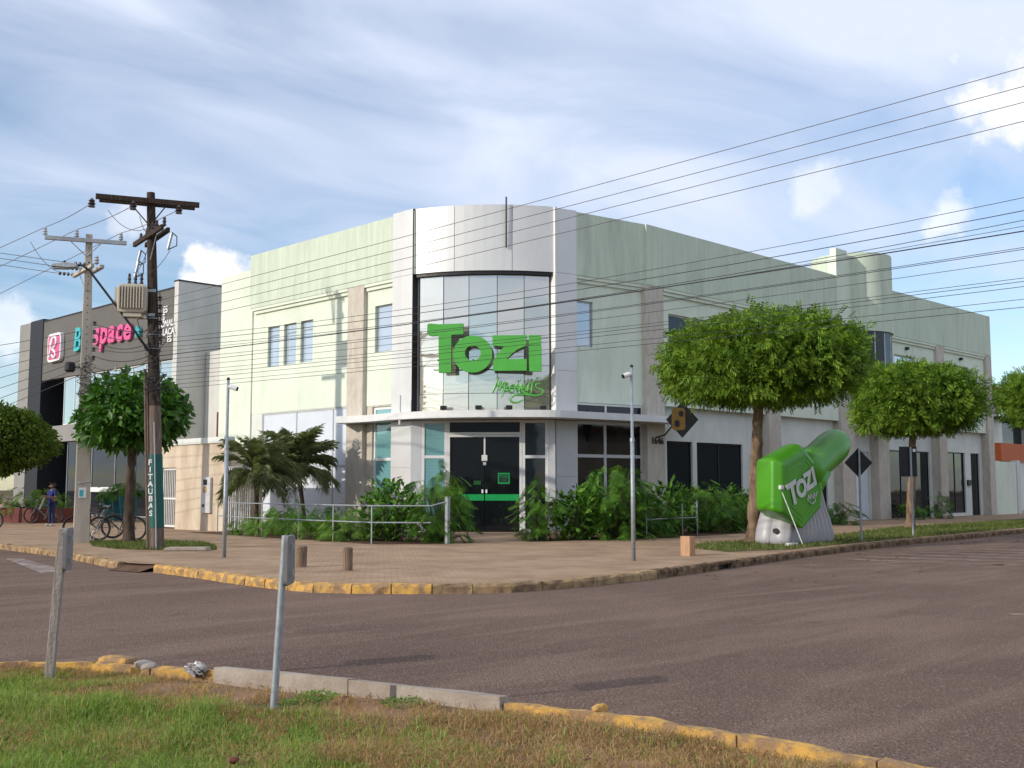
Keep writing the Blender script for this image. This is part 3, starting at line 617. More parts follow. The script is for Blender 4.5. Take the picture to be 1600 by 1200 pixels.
window(FG, -35.0, -22.95, Z0+0.05, 4.1, -0.4, gym, M['steel'], M['glass_lower'], us=lw, zs=[Z0+0.05, 4.1], fw=0.06)
MB().fbox(FG, -33.2, -27.4, -0.3, -0.25, 1.42, 1.66).build('glass_stripe', M['sign_white'], gym)
MB().box(0.72, 9.0, 22.45, 22.84, Z0, 11.25).build('side_wall', M['gym_side'], gym); MB().box(0.7, 9.02, 22.42, 22.87, 11.252, 11.32).build('coping', M['dark_metal'], gym)
MB().box(1.0, 9.0, 22.85, 41.0, 10.4, 10.6).build('roof', M['roof_grey'], gym)
MB().box(0.6, 1.1, 18.2, 18.5, 3.5, 4.9).build('rain_pipe', M['planter'], gym)
MB().box(2.2, 2.6, 17.9, 22.4, Z0, 8.0).build('passage_wall', M['gym_side'], gym)
gs = thing('gym_sign', 'pink and cyan letters with a square logo on the grey gym', 'sign', (0.7, 30, 9.4))
mm_ = MB(); P = []
def rrect(u0, u1, z0, z1, r, n=5):
    out = []
    for cx, cz, a0 in ((u1-r, z1-r, 0), (u0+r, z1-r, 90), (u0+r, z0+r, 180), (u1-r, z0+r, 270)):
        for k in range(n+1): a = R_(a0+90*k/n); out.append((cx+r*math.cos(a), cz+r*math.sin(a)))
    return out
MB().prism(rrect(-36.75, -35.0, 8.53, 10.1, 0.3), FG, 0.02, 0.22).build('logo_border', M['sign_white'], gs)
MB().prism(rrect(-36.62, -35.13, 8.66, 9.97, 0.2), FG, 0.221, 0.245).build('logo_panel', M['pink'], gs)
lo = MB()
for s_ in ([(-36.3, 8.75), (-36.15, 9.3), (-35.9, 9.85)], [(-36.25, 9.45), (-36.05, 9.8), (-35.6, 9.85), (-35.45, 9.6), (-35.65, 9.35), (-36.0, 9.2)], [(-35.95, 9.22), (-35.6, 9.05), (-35.5, 8.85), (-35.75, 8.75), (-36.0, 8.9)]):
    lo.tube([FG.p(p[0], 0.27, p[1]) for p in smooth_path(s_, 5)], 0.075, 6)
lo.build('logo_mark', M['sign_white'], gs)
def gl(body, size, u, z, mt, bold=0.03, sx=0.62, sh=0.15, ex=0.06): text('letter', body, size, ex, mt, gs, FG.mat(u, 0.1, z), bold=bold, shear=sh, sx=sx)
gl('B', 1.75, -33.1, 9.43, M['cyan'], sx=0.9)
for k, ch_ in enumerate('space'): gl(ch_, 1.65, -30.8 + k*0.88, 9.55 - k*0.03, M['pink'], bold=0.05, sx=1.05)
gl('fit', 0.66, -26.15, 9.2, M['cyan'], sx=0.8)
ws = thing('wall_lettering', 'small white capital letters in rows on the grey gym wall', 'sign', (0.7, 23.5, 9.4))
for body, u, z in (('ES', -23.55, 10.0), ('S', -23.7, 9.65), ('ONAL', -23.35, 9.32), ('LACA', -23.2, 8.92), ('ES', -23.1, 8.55), ('A', -25.1, 9.55), ('F', -25.05, 9.2), ('I', -25.0, 8.9), ('M', -25.05, 8.55)):
    text('letter', body, 0.44, 0.02, M['sign_white'], ws, FG.mat(u, 0.03, z), bold=0.01)
# plants and pots by the gym glass
def leaf_quads(n, cen, rad, size, seed, shape=None, droop=0.3, aspect=0.45, shell=0.55, cut=None):
    """many folded leaves spread through an ellipsoid (numpy); returns n*4 points and faces"""
    rng = np.random.default_rng(seed); P = np.zeros((0, 3)); D = np.zeros((0, 3))
    while len(P) < n:
        d = rng.normal(size=(n, 3)); d /= np.linalg.norm(d, axis=1)[:, None]; r = shell + (1-shell)*rng.random(n)**0.6
        p = d*r[:, None]
        if shape is not None: p = p*shape(d, rng)[:, None]
        p = np.array(cen) + p*np.array(rad)
        if cut is not None: k = ~cut(p, rng); p = p[k]; d = d[k]
        P = np.vstack([P, p]); D = np.vstack([D, d])
    p, d = P[:n], D[:n]; L = (size*rng.uniform(0.6, 1.25, n))[:, None]; w = L*aspect
    ax = d*0.7 + rng.normal(size=(n, 3))*0.75; ax[:, 2] -= droop; ax /= np.linalg.norm(ax, axis=1)[:, None]
    sd_ = np.cross(ax, rng.normal(size=(n, 3))); sd_ /= np.linalg.norm(sd_, axis=1)[:, None]+1e-9; nn = np.cross(ax, sd_)
    V = np.stack([p, p+ax*L*0.5+sd_*w*0.5-nn*w*0.12, p+ax*L, p+ax*L*0.5-sd_*w*0.5-nn*w*0.12], 1).reshape(-1, 3)
    return V, quad_faces(n)
def quad_faces(n):
    i = np.arange(n)*4; return np.stack([i, i+1, i+2, i, i+2, i+3], 1).reshape(-1, 3)
def leaf_mesh(name, V, F_, off=(0, 0, 0)):
    V = np.array(V) - np.array(off); me = bpy.data.meshes.new(name); me.from_pydata(V.tolist(), [], F_.tolist() if hasattr(F_, 'tolist') else F_); return me
leafmat('leaf_neem', (0.014, 0.052, 0.007), (0.058, 0.140, 0.014), (0.22, 0.32, 0.035), 0.22)
leafmat('leaf_big', (0.016, 0.060, 0.008), (0.038, 0.110, 0.012), (0.085, 0.20, 0.025), 0.22, rough=0.4, spec=0.3)
leafmat('leaf_dark', (0.025, 0.055, 0.010), (0.050, 0.095, 0.014), (0.13, 0.185, 0.030), 0.3)
leafmat('leaf_philo', (0.008, 0.034, 0.005), (0.030, 0.105, 0.010), (0.13, 0.27, 0.025), 0.18, rough=0.5, spec=0.15)
leafmat('leaf_palm', (0.055, 0.075, 0.032), (0.105, 0.13, 0.058), (0.21, 0.23, 0.11), 0.25, rough=0.5)
leafmat('leaf_cover', (0.035, 0.10, 0.012), (0.085, 0.19, 0.025), (0.20, 0.32, 0.06), 0.28, rough=0.5, spec=0.15)
leafmat('grass_green', (0.080, 0.150, 0.022), (0.15, 0.245, 0.042), (0.34, 0.40, 0.13), 0.35, rough=0.7, spec=0.15)
leafmat('grass_verge', (0.040, 0.070, 0.014), (0.085, 0.125, 0.028), (0.19, 0.21, 0.07), 0.25, rough=0.7, spec=0.15)
leafmat('grass_dry', (0.22, 0.13, 0.06), (0.36, 0.22, 0.11), (0.50, 0.35, 0.19), 0.3, rough=0.8, spec=0.1)
mat('bark', (0.27, 0.185, 0.125), 0.95, scale=7, stretch=(1, 1, 0.3), bump=1.0, bscale=16, col2=(0.10, 0.065, 0.045), fac=(0.36, 0.62), spec=0.1)
mat('bark_dark', (0.13, 0.095, 0.07), 0.95, scale=7, stretch=(1, 1, 0.3), bump=1.0, bscale=16, col2=(0.05, 0.035, 0.028), spec=0.1)
def knob(seed, amp):
    rng = np.random.default_rng(seed); K = rng.normal(size=(14, 3)); K /= np.linalg.norm(K, axis=1)[:, None]; A = rng.uniform(-amp, amp, 14)
    return lambda d: 1.0 + sum(a*np.maximum(0.0, d @ k)**5 for a, k in zip(A, K))
def trunk_mesh(base, top, r0, r1, limbs, seed, wob=0.05):
    random.seed(seed); m = MB(); n = 24; pts = []; rs = []; wob *= 0.35
    for k in range(n):
        t = k/(n-1); pts.append((base[0]+(top[0]-base[0])*t+random.uniform(-wob, wob)*(0 if k == 0 else 1), base[1]+(top[1]-base[1])*t+random.uniform(-wob, wob)*(0 if k == 0 else 1), base[2]-0.05+(top[2]-base[2]+0.05)*t)); rs.append((r0+(r1-r0)*t)*(1.4-0.2*k if k < 3 else 1.0)*random.uniform(0.91, 1.08))
    m.tube(pts, rs, 12); e = Vector(pts[-1])
    for l in limbs:
        l = Vector(l); mid = (e+l)/2 + Vector((0, 0, 0.12)); s0 = Vector(pts[-2]).lerp(e, random.random())
        m.tube([s0, mid, l], [r1*0.75, r1*0.5, r1*0.18], 7)
    return m
def tree(name, label, base, crown_c, crown_r, leaf, n, size, bark, r0, r1, seed, group, flat=0.45, aspect=0.45, droop=0.3, amp=0.22, compound=0, top_off=(0, 0, 0), boxy=2.0):
    t = thing(name, label, 'tree', base, 0, group); kf = knob(seed, amp)
    def shp(d, rng):
        h_ = np.hypot(d[:, 0], d[:, 1]); s = (h_**boxy + np.abs(d[:, 2])**boxy)**(-1/boxy)
        lump = 1 + 0.05*np.sin(d[:, 0]*9+seed)*np.sin(d[:, 1]*8+2)+0.045*np.sin(d[:, 2]*11+d[:, 0]*6)
        return s*kf(d)*lump*rng.uniform(0.93, 1.05, len(d))
    def cut(p, rng): return p[:, 2] < crown_c[2] - crown_r[2]*flat - 0.10*np.sin(p[:, 0]*5+p[:, 1]*3) - rng.random(len(p))*0.14
    V, F_ = leaf_quads(n, crown_c, crown_r, size, seed, shp, droop, aspect, shell=0.42, cut=cut)
    if compound:
        Q = V.reshape(-1, 4, 3); p = Q[:, 0]; ax = Q[:, 2]-p; L = np.linalg.norm(ax, axis=1)[:, None]; ax = ax/L; sd_ = Q[:, 1]-Q[:, 3]; sd_ /= np.linalg.norm(sd_, axis=1)[:, None]+1e-9; out = []
        for j in range(compound):
            s = j//2+1; side = 1 if j % 2 else -1; o_ = p+ax*L*(s/(compound/2+0.5)); dr_ = ax*0.55+sd_*side*0.85; dr_[:, 2] -= 0.2; l = L*0.44
            out.append(np.stack([o_, o_+dr_*l*0.5+ax*l*0.22, o_+dr_*l, o_+dr_*l*0.5-ax*l*0.22], 1))
        V = np.concatenate(out).reshape(-1, 3)
    Vi, _ = leaf_quads(n//3 if compound else n//6, crown_c, tuple(c*0.88 for c in crown_r), size*(0.75 if compound else 1.25), seed+1, shp, droop, 0.6, shell=0.25, cut=cut)
    V = np.concatenate([V, Vi]); F_ = quad_faces(len(V)//4)
    o = obj('crown', leaf_mesh('crown', V, F_, base), M[leaf], t)
    limbs = []; random.seed(seed)
    for k in range(9):
        a = 2*math.pi*k/9+0.3; limbs.append((crown_c[0]+crown_r[0]*0.55*math.cos(a), crown_c[1]+crown_r[1]*0.55*math.sin(a), crown_c[2]+crown_r[2]*random.uniform(-0.15, 0.3)))
    top = (crown_c[0]*0.6+base[0]*0.4, crown_c[1]*0.6+base[1]*0.4, crown_c[2]-crown_r[2]*0.35)
    m_ = trunk_mesh(base, top, r0, r1, limbs, seed, 0.035); m_.build('trunk', M[bark], t, smooth=True)
    return t
G1 = 'clipped street trees along the right kerb'
tree('street_tree', 'largest clipped street tree, its trunk beside the green inflatable', (1.69, -7.87, 0.14), (2.0, -8.18, 5.02), (2.6, 2.6, 1.30), 'leaf_neem', 13500, 0.27, 'bark', 0.19, 0.13, 11, G1, flat=0.70, compound=8, amp=0.20, droop=0.45, boxy=2.6)
tree('street_tree', 'middle sized clipped street tree behind the small square sign', (14.69, -6.1, 0.14), (15.0, -6.42, 4.85), (2.32, 2.32, 1.42), 'leaf_neem', 10500, 0.27, 'bark', 0.17, 0.11, 23, G1, flat=0.74, compound=8, amp=0.30, droop=0.4, boxy=2.2)
tree('street_tree', 'clipped street tree cut off by the right edge of the picture', (29.6, -6.4, 0.14), (29.6, -6.4, 5.75), (2.75, 2.75, 1.5), 'leaf_neem', 9000, 0.29, 'bark', 0.17, 0.11, 37, G1, flat=0.80, compound=8, amp=0.2, droop=0.4, boxy=2.4)
tree('broadleaf_tree', 'broad leaved tree between the two utility poles', (-10.26, 4.01, 0.14), (-10.24, 3.97, 3.62), (1.55, 1.55, 1.10), 'leaf_big', 3600, 0.27, 'bark_dark', 0.15, 0.10, 51, None, flat=0.72, aspect=0.5, droop=0.75, amp=0.16)
tree('round_tree', 'dense dark tree at the left edge in front of the gym', (-7.2, 24.2, 0.14), (-6.6, 23.6, 3.75), (2.75, 2.75, 1.75), 'leaf_dark', 24000, 0.17, 'bark_dark', 0.2, 0.12, 63, None, flat=0.95, aspect=0.5, droop=0.2, amp=0.25)
# ------------------------------------------------------------------ palms
def frond_mesh(seed, L=1.35, a0=1.05, curl=2.0):
    rng = np.random.default_rng(seed); V = []; F_ = []; n = 34; px, pz = 0.0, 0.0; ang = a0; pts = []
    for k in range(n+1):
        pts.append((px, pz)); px += L/n*math.cos(ang); pz += L/n*math.sin(ang); ang -= curl/n*(0.45+1.1*k/n)
    for k in range(n):       # rachis
        w_ = 0.016*(1-k/n)+0.004; b = len(V); V += [(pts[k][0], -w_, pts[k][1]), (pts[k][0], w_, pts[k][1]), (pts[k+1][0], w_*0.95, pts[k+1][1]), (pts[k+1][0], -w_*0.95, pts[k+1][1])]; F_.append((b, b+1, b+2, b+3))
        if k < 3: continue
        tx, tz = pts[k+1][0]-pts[k][0], pts[k+1][1]-pts[k][1]; l = math.hypot(tx, tz); tx /= l; tz /= l
        ll = 0.40*math.sin(math.pi*min(1, (k+2)/(n+3)))**0.6
        for sgn in (-1, 1):
            for rep in range(1 if k % 3 else 2):
                sp = rng.uniform(0.55, 0.95); dx, dy, dz = tx*sp, sgn*rng.uniform(0.5, 0.8), tz*sp + rng.uniform(-0.3, 0.28); q = math.sqrt(dx*dx+dy*dy+dz*dz); dx /= q; dy /= q; dz /= q
                s = ll*rng.uniform(0.8, 1.1); f0 = rep*0.5; bx, bz = pts[k][0]+tx*l*f0, pts[k][1]+tz*l*f0; w2 = 0.0075; b = len(V)
                V += [(bx-tx*w2, 0, bz-tz*w2), (bx+tx*w2, 0, bz+tz*w2), (bx+dx*s*0.6, dy*s*0.6, bz+dz*s*0.6-0.01), (bx+dx*s, dy*s, bz+dz*s-0.10*s/0.34)]
                F_ += [(b, b+1, b+2), (b, b+2, b+3)]
    me = bpy.data.meshes.new('frond'); me.from_pydata(V, [], F_); me.materials.append(M['leaf_palm']); return me
fr_up = [frond_mesh(s, L, a, c) for s, L, a, c in ((1, 1.45, 1.25, 1.2), (2, 1.3, 1.1, 1.4), (5, 1.35, 1.38, 1.0))]
fr_down = [frond_mesh(s, L, a, c) for s, L, a, c in ((3, 1.35, 0.75, 1.9), (4, 1.25, 0.4, 1.8), (6, 1.3, 0.0, 1.3))]
def palm(label, base, h, lean, nf, seed, scale=1.0):
    t = thing('palm', label, 'palm', base, 0, 'small palms in the planting bed'); rg = random.Random(seed)
    top = (lean[0], lean[1], h); m_ = MB(); pts = [(top[0]*(k/8)**1.4, top[1]*(k/8)**1.4, h*k/8) for k in range(9)]
    m_.tube(pts, [0.10, 0.085, 0.075, 0.07, 0.07, 0.075, 0.085, 0.11, 0.08], 10); m_.build('trunk', M['bark_dark'], t, smooth=True, local=True)
    for k in range(nf):
        up_ = k < nf*0.5; o = obj('frond', rg.choice(fr_up if up_ else fr_down), None, t, top)
        o.rotation_euler = (rg.uniform(-0.3, 0.3), rg.uniform(-0.12, 0.28) if up_ else rg.uniform(-0.15, 0.45), 2*math.pi*k*0.382 + rg.uniform(-0.25, 0.25)); s = rg.uniform(0.8, 1.05)*scale; o.scale = (s, s, s)
palm('darker palm standing right before the white bar gate', (-4.35, 7.15, 0.14), 1.95, (-0.02, 0.02), 42, 3, 1.22)
palm('lighter leaning palm before the white ground floor panels', (-1.75, 8.2, 0.14), 2.15, (-0.22, 0.2), 48, 9, 1.42)
# ------------------------------------------------------------------ planting bed and shrubs
def lobed_leaf(seed):
    rng = random.Random(seed); V = [(0, 0, 0)]; F_ = []; n = 9
    mid = [(x, 0, -0.10*x*x/0.25) for x in (0.0, 0.12, 0.24, 0.36, 0.47)]
    def z(x, y): return -0.35*x*x - 0.5*y*y
    b = 0; V = []
    for k in range(n):
        for sg_ in (-1, 1):
            x0 = 0.03 + 0.041*k; ln = 0.25*math.sin(math.pi*(k+1.6)/(n+1.9))*rng.uniform(0.85, 1.1); ax = 0.55 + 0.07*k
            tx, ty = x0 + ln*ax*0.9, sg_*ln; w2 = 0.0145
            b = len(V); V += [(x0-w2, 0, z(x0, 0)), (x0+w2*1.2, 0, z(x0, 0)), ((x0+tx)/2+w2*1.2, ty*0.55, z((x0+tx)/2, ty*0.55)), (tx, ty, z(tx, ty)), ((x0+tx)/2-w2*1.1, ty*0.5, z((x0+tx)/2, ty*0.5))]
            F_ += [(b, b+1, b+2, b+4), (b+4, b+2, b+3)]
    b = len(V); V += [(0.38, -0.03, z(.38, 0)), (0.38, 0.03, z(.38, 0)), (0.52, 0, z(.52, 0))]; F_.append((b, b+1, b+2))
    return np.array(V), F_
LOB = [lobed_leaf(s) for s in range(4)]
def rotm(yaw, pitch, roll): return np.array((Euler((roll, pitch, yaw), 'XYZ')).to_matrix())
def philo(label, base, h, spread, n, seed, lsize=1.0, low=0.07, name='philodendron', cat='shrub', lf='leaf_philo', group='large leaved shrubs at the entrance', stems=True, broad=False):
    h *= 1.06; n = int(n*1.25); t = thing(name, label, cat, base, 0, group); rng = random.Random(seed); V = []; F_ = []; st_ = MB()
    for k in range(n):
        a = rng.uniform(0, 2*math.pi); rr = spread*math.sqrt(rng.random()); top = low*h + (h-low*h)*(rng.random()**0.85)*(1-0.45*(rr/spread)**2)
        P0 = np.array((rr*math.cos(a)*0.45, rr*math.sin(a)*0.45, max(0.05, top*0.45))); P1 = np.array((rr*math.cos(a), rr*math.sin(a), top))
        lv, lf_ = LOB[k % 4]; s = lsize*rng.uniform(0.7, 1.2); yaw = a+rng.uniform(-0.9, 0.9); R3 = rotm(yaw, rng.uniform(0.05, 1.05), rng.uniform(-0.5, 0.5))
        b = len(V); V += list((lv*s) @ R3.T + P1); F_ += [tuple(b+i for i in f) for f in lf_]
        if stems and k % 2 == 0: st_.tube([P0*np.array((0.5, 0.5, 0)), P0, P1], [0.014, 0.011, 0.006], 4, caps=False)
    if broad:
        V, F_ = leaf_quads(int(n*4.2), (0, 0, h*0.50), (spread*0.95, spread*0.95, h*0.52), 0.24, seed, lambda d, r: 1+0.22*np.sin(d[:, 0]*7+seed)*np.sin(d[:, 1]*6+d[:, 2]*5), 0.15, 0.42, shell=0.35); V[:, 2] = np.maximum(V[:, 2], 0.01)
    obj('foliage', leaf_mesh('foliage', V, F_), M[lf], t)
    if stems and st_.v: st_.build('stem', M['leaf_palm'], t, local=True)
    return t
bed = MB().add([(-5.7, 9.2, 0.15), (-5.9, 2.0, 0.15), (-6.0, -1.4, 0.15), (-4.7, -2.7, 0.15), (-0.6, 1.3, 0.15), (-0.02, 4.4, 0.15), (-0.02, 8.9, 0.15)], [tuple(range(7))]).build('planting_bed', M['soil']); tag(bed, kind='structure')
bed2 = MB().add([(-2.2, -3.2, 0.15), (3.4, -4.4, 0.15), (8.6, -4.0, 0.15), (12.5, -3.5, 0.15), (14.8, -0.02, 0.15), (8.3, -0.02, 0.15), (4.2, 0.3, 0.15), (3.3, 0.4, 0.15), (0.9, -0.4, 0.15)], [tuple(range(9))]).build('planting_bed', M['soil']); tag(bed2, kind='structure')
philo('tall dark shrub with one raised leaf head just left of the glass doors', (-4.15, -1.65, 0.15), 2.15, 0.85, 150, 1, 1.0)
philo('broad glossy shrub at the left end of the entrance planting', (-4.7, -0.25, 0.15), 1.55, 0.85, 150, 2, 0.95, broad=True)
philo('low pale shrub left of the entrance beside the railing end', (-5.35, 0.75, 0.15), 0.95, 0.75, 90, 3, 0.8, lf='leaf_cover')
philo('feathery shrub just right of the glass doors', (-1.5, -2.95, 0.15), 1.75, 0.6, 100, 4, 0.85)
philo('rounded broad leaved shrub before the silver right hand pier', (-0.35, -3.35, 0.15), 1.35, 0.75, 130, 5, 0.95, broad=True)
philo('tallest shrub beside the camera post on the right', (0.75, -3.75, 0.15), 2.2, 1.0, 190, 6, 1.05)
philo('shaded shrub just right of the camera post', (2.35, -3.7, 0.15), 1.25, 0.75, 100, 7, 0.9)
philo('shaded shrub below the house number', (4.2, -3.1, 0.15), 1.5, 1.0, 150, 8, 1.0, broad=True)
philo('shaded shrub under the first dark ground floor window', (6.3, -2.9, 0.15), 1.7, 1.2, 150, 9, 1.0)
philo('shaded shrub left of the large street tree trunk', (8.4, -2.6, 0.15), 1.35, 1.1, 150, 10, 1.0, broad=True)
philo('shaded shrub half hidden by the large street tree trunk', (10.6, -2.4, 0.15), 1.35, 1.1, 110, 12, 0.95)
philo('low dark plant between the inflatable and the diamond sign', (16.9, -2.0, 0.15), 0.95, 0.85, 60, 13, 1.0)
philo('small dark plant at the foot of the dark shop window', (28.8, -0.9, 0.15), 1.25, 0.6, 40, 14, 0.9); philo('small plant left of the dark shop window', (25.6, -1.0, 0.15), 0.9, 0.5, 40, 15, 0.9)
for k, (x, y, h, s) in enumerate(((-5.3, 6.1, 0.62, 0.55), (-5.35, 4.9, 0.75, 0.6), (-5.5, 3.7, 0.8, 0.65), (-5.6, 2.6, 0.72, 0.6), (-5.2, 1.8, 0.62, 0.55), (-4.4, 5.2, 1.25, 0.6), (-3.9, 3.6, 1.15, 0.65))):
    philo(['leafy ground plant at the palm foot, first of the row behind the railing', 'second leafy ground plant from the gate behind the railing', 'third leafy ground plant from the gate behind the railing', 'fourth leafy ground plant from the gate behind the railing', 'fifth leafy ground plant from the gate behind the railing', 'taller spreading plant between the two palms', 'taller spreading plant right of the leaning palm'][k], (x, y, 0.15), h, s, 55 if k < 5 else 36, 30+k, 0.62 if k < 5 else 0.95, 0.1, name='ground_plant', cat='plant', lf='leaf_cover' if k < 5 else 'leaf_philo', group='plants behind the railing', stems=k >= 5)
# ------------------------------------------------------------------ railing
rail = thing('railing', 'steel tube handrail round the planting bed left of the entrance', 'railing', (-5.6, 4, 0.14))
rp = [(-5.0, 8.5), (-5.55, 6.4), (-5.75, 4.6), (-5.92, 2.4), (-6.0, 0.6), (-6.02, -1.15)]
for x, y in rp: MB().tube([(x, y, 0.1), (x, y, 1.14)], 0.020, 8).build('post', M['galv'], rail)
for z in (1.14, 0.70): MB().tube([(x, y, z) for x, y in rp] + [(-5.0, -2.35, z)] + ([(-4.6, -2.6, z+0.12)] if z > 1 else []), 0.018, 8).build('rail', M['galv'], rail)
rail2 = thing('railing', 'short steel handrail among the shrubs below the house number', 'railing', (1, -4, 0.14))
rp2 = [(1.3, -4.55), (3.5, -4.2), (4.4, -4.1)]
for x, y in rp2: MB().tube([(x, y, 0.1), (x, y, 1.14)], 0.018, 8).build('post', M['galv'], rail2)
for z in (0.70,): MB().tube([(x, y, z) for x, y in rp2], 0.016, 8).build('rail', M['galv'], rail2)
gp = thing('entrance_post', 'square grey post at the left side of the entrance path', 'post', (-4.61, -2.57, 0.14)); MB().box(-4.66, -4.56, -2.62, -2.52, 0.1, 1.35).build('shaft', M['galv'], gp, bevel=0.008); MB().box(-4.67, -4.55, -2.63, -2.51, 1.352, 1.38).build('cap', M['steel'], gp)
# ------------------------------------------------------------------ cream boundary wall with meter box and bar gates
bw = thing('boundary_wall', 'cream rendered wall with pale coping between gym and green building', 'wall', (-4.5, 11.2, 0.14))
FW = Fr((-4.5, 0), (0, -1))
m = MB(); wall(m, FW, -13.7, -9.0, Z0, 3.15, 0.0, [(-13.45, -12.35, Z0, 2.35)], t=0.25); m.build('wall', M['cream_wall'], bw)
MB().box(-4.25, -0.2, 13.45, 13.7, Z0, 3.1).build('return_wall', M['cream_wall'], bw)
MB().fbox(FW, -13.75, -8.95, -0.35, 0.06, 3.152, 3.36).build('coping', M['white_wall'], bw)
g1 = thing('bar_gate', 'narrow white bar gate at the left end of the cream wall', 'gate', (-4.55, 12.9, 0.14))
MB().fbox(FW, -13.44, -12.36, -0.12, -0.08, 2.26, 2.33).fbox(FW, -13.44, -12.36, -0.12, -0.08, 0.2, 0.27).fbox(FW, -13.44, -12.36, -0.12, -0.08, 1.2, 1.26).fbox(FW, -13.44, -13.38, -0.125, -0.075, 0.2, 2.33).fbox(FW, -12.42, -12.36, -0.125, -0.075, 0.2, 2.33).build('gate_frame', M['white_trim'], g1)
for k in range(7): MB().fbox(FW, -13.30+k*0.135, -13.27+k*0.135, -0.115, -0.085, 0.271, 2.259).build('bar', M['white_trim'], g1)
g2 = thing('bar_gate', 'tall grey bar gate behind the darker palm', 'gate', (-4.45, 8.3, 0.14))
MB().fbox(FW, -8.93, -7.3, -0.02, 0.02, 2.28, 2.34).fbox(FW, -8.93, -7.3, -0.02, 0.02, 0.2, 0.26).build('gate_frame', M['steel'], g2)
for k in range(13): MB().fbox(FW, -8.92+k*0.132, -8.885+k*0.132, -0.015, 0.015, 0.261, 2.279).build('bar', M['white_trim'], g2)
mb_ = thing('meter_box', 'pale grey electricity meter box on the cream wall', 'meter box', (-4.55, 9.9, 0.6))
MB().fbox(FW, -10.35, -9.75, 0.003, 0.10, 0.75, 1.98).build('case', M['silver_dull'], mb_, bevel=0.01); MB().fbox(FW, -10.2, -9.95, 0.103, 0.112, 1.72, 1.9).build('meter_window', M['black'], mb_); MB().fbox(FW, -10.2, -9.98, 0.103, 0.110, 1.45, 1.66).build('sticker', M['kerb_yellow'], mb_); MB().fbox(FW, -10.24, -10.12, 0.103, 0.112, 0.95, 1.05).build('lock', M['black'], mb_)
# ------------------------------------------------------------------ street furniture
mat('timber', (0.30, 0.215, 0.145), 0.9, scale=5, stretch=(6, 6, 0.5), bump=0.6, bscale=30, col2=(0.13, 0.09, 0.065), spec=0.1)
def log(label, base, h, r, lean=0.0, seed=1):
    t = thing('wooden_bollard', label, 'bollard', base, 0, 'short log bollards on the pavement'); rg = random.Random(seed); n = 16; m_ = MB(); rj = [r*rg.uniform(0.92, 1.06) for _ in range(n)]; vs = []; fs = []
    for z_, q in ((-0.06, 1.0), (h*0.5, 0.98), (h-0.02, 1.0), (h, 0.93)):
        for k in range(n): a = 2*math.pi*k/n; vs.append((rj[k]*q*math.cos(a)+lean*z_, rj[k]*q*math.sin(a), z_))
    for i in range(3):
        for k in range(n): fs.append((i*n+k, i*n+(k+1) % n, (i+1)*n+(k+1) % n, (i+1)*n+k))
    fs.append(tuple(3*n+k for k in range(n))); m_.add(vs, fs).build('log', M['timber'], t, local=True)
    MB().lathe((lean*h, 0, h), [(r*0.80, 0.0005), (r*0.78, 0.006), (r*0.4, 0.009)], 14).build('cut_face', M['bark'], t, local=True)
log('log bollard nearest the railing, left of the pair', (-12.21, -7.05, 0.14), 0.38, 0.105, 0.03, 1)
log('darker log bollard by the kerb, right of the pair', (-12.1, -8.35, 0.14), 0.40, 0.088, 0.0, 2)
mat('tan_block', (0.56, 0.33, 0.19), 0.85, scale=5, stretch=(3, 3, 0.5), bump=0.2, col2=(0.42, 0.235, 0.13))
tb = thing('timber_block', 'short tan square block standing on the right pavement', 'bollard', (-4.21, -10.03, 0.14), R_(12))
MB().box(-0.15, -0.01, -0.11, 0.11, -0.03, 0.42).build('half', M['tan_block'], tb, bevel=0.008, local=True); MB().box(0.0, 0.15, -0.11, 0.11, -0.03, 0.41).build('half', M['tan_block'], tb, bevel=0.008, local=True)
def camera_post(label, base, h, cd, second=True):
    t = thing('camera_post', label, 'camera post', base, 0, 'security camera posts')
    MB().tube([(0, 0, -0.05), (0, 0, h*0.62), (0, 0, h*0.62+0.001), (0, 0, h)], [0.045, 0.042, 0.032, 0.03], 10).build('pole', M['galv'], t, local=True, smooth=True)
    MB().lathe((0, 0, h*0.61), [(0.052, 0), (0.052, 0.08)], 10).build('collar', M['steel'], t, local=True)
    MB().lathe((0, 0, h), [(0.034, 0.001), (0.034, 0.05), (0.01, 0.06)], 10).build('cap', M['black'], t, local=True)
    d = Vector(cd).normalized(); b = Vector((0, 0, h-0.14))
    MB().tube([b, b+d*0.06], 0.035, 8).build('bracket', M['white_trim'], t, local=True)
    c = MB().tube([b+d*0.05+Vector((0, 0, 0.0)), b+d*0.19+Vector((0, 0, -0.05))], 0.055, 10).build('camera_body', M['white_trim'], t, local=True, smooth=False)
    MB().tube([b+d*0.191+Vector((0, 0, -0.0504)), b+d*0.21+Vector((0, 0, -0.057))], 0.047, 10).build('lens', M['black'], c, local=True)
camera_post('steel security camera post on the left pavement before the palm', (-11.74, -3.49, 0.14), 3.78, (0.7, -0.7, 0))
camera_post('steel security camera post on the pavement right of the entrance', (-6.39, -10.27, 0.14), 3.94, (-0.75, 0.3, 0))
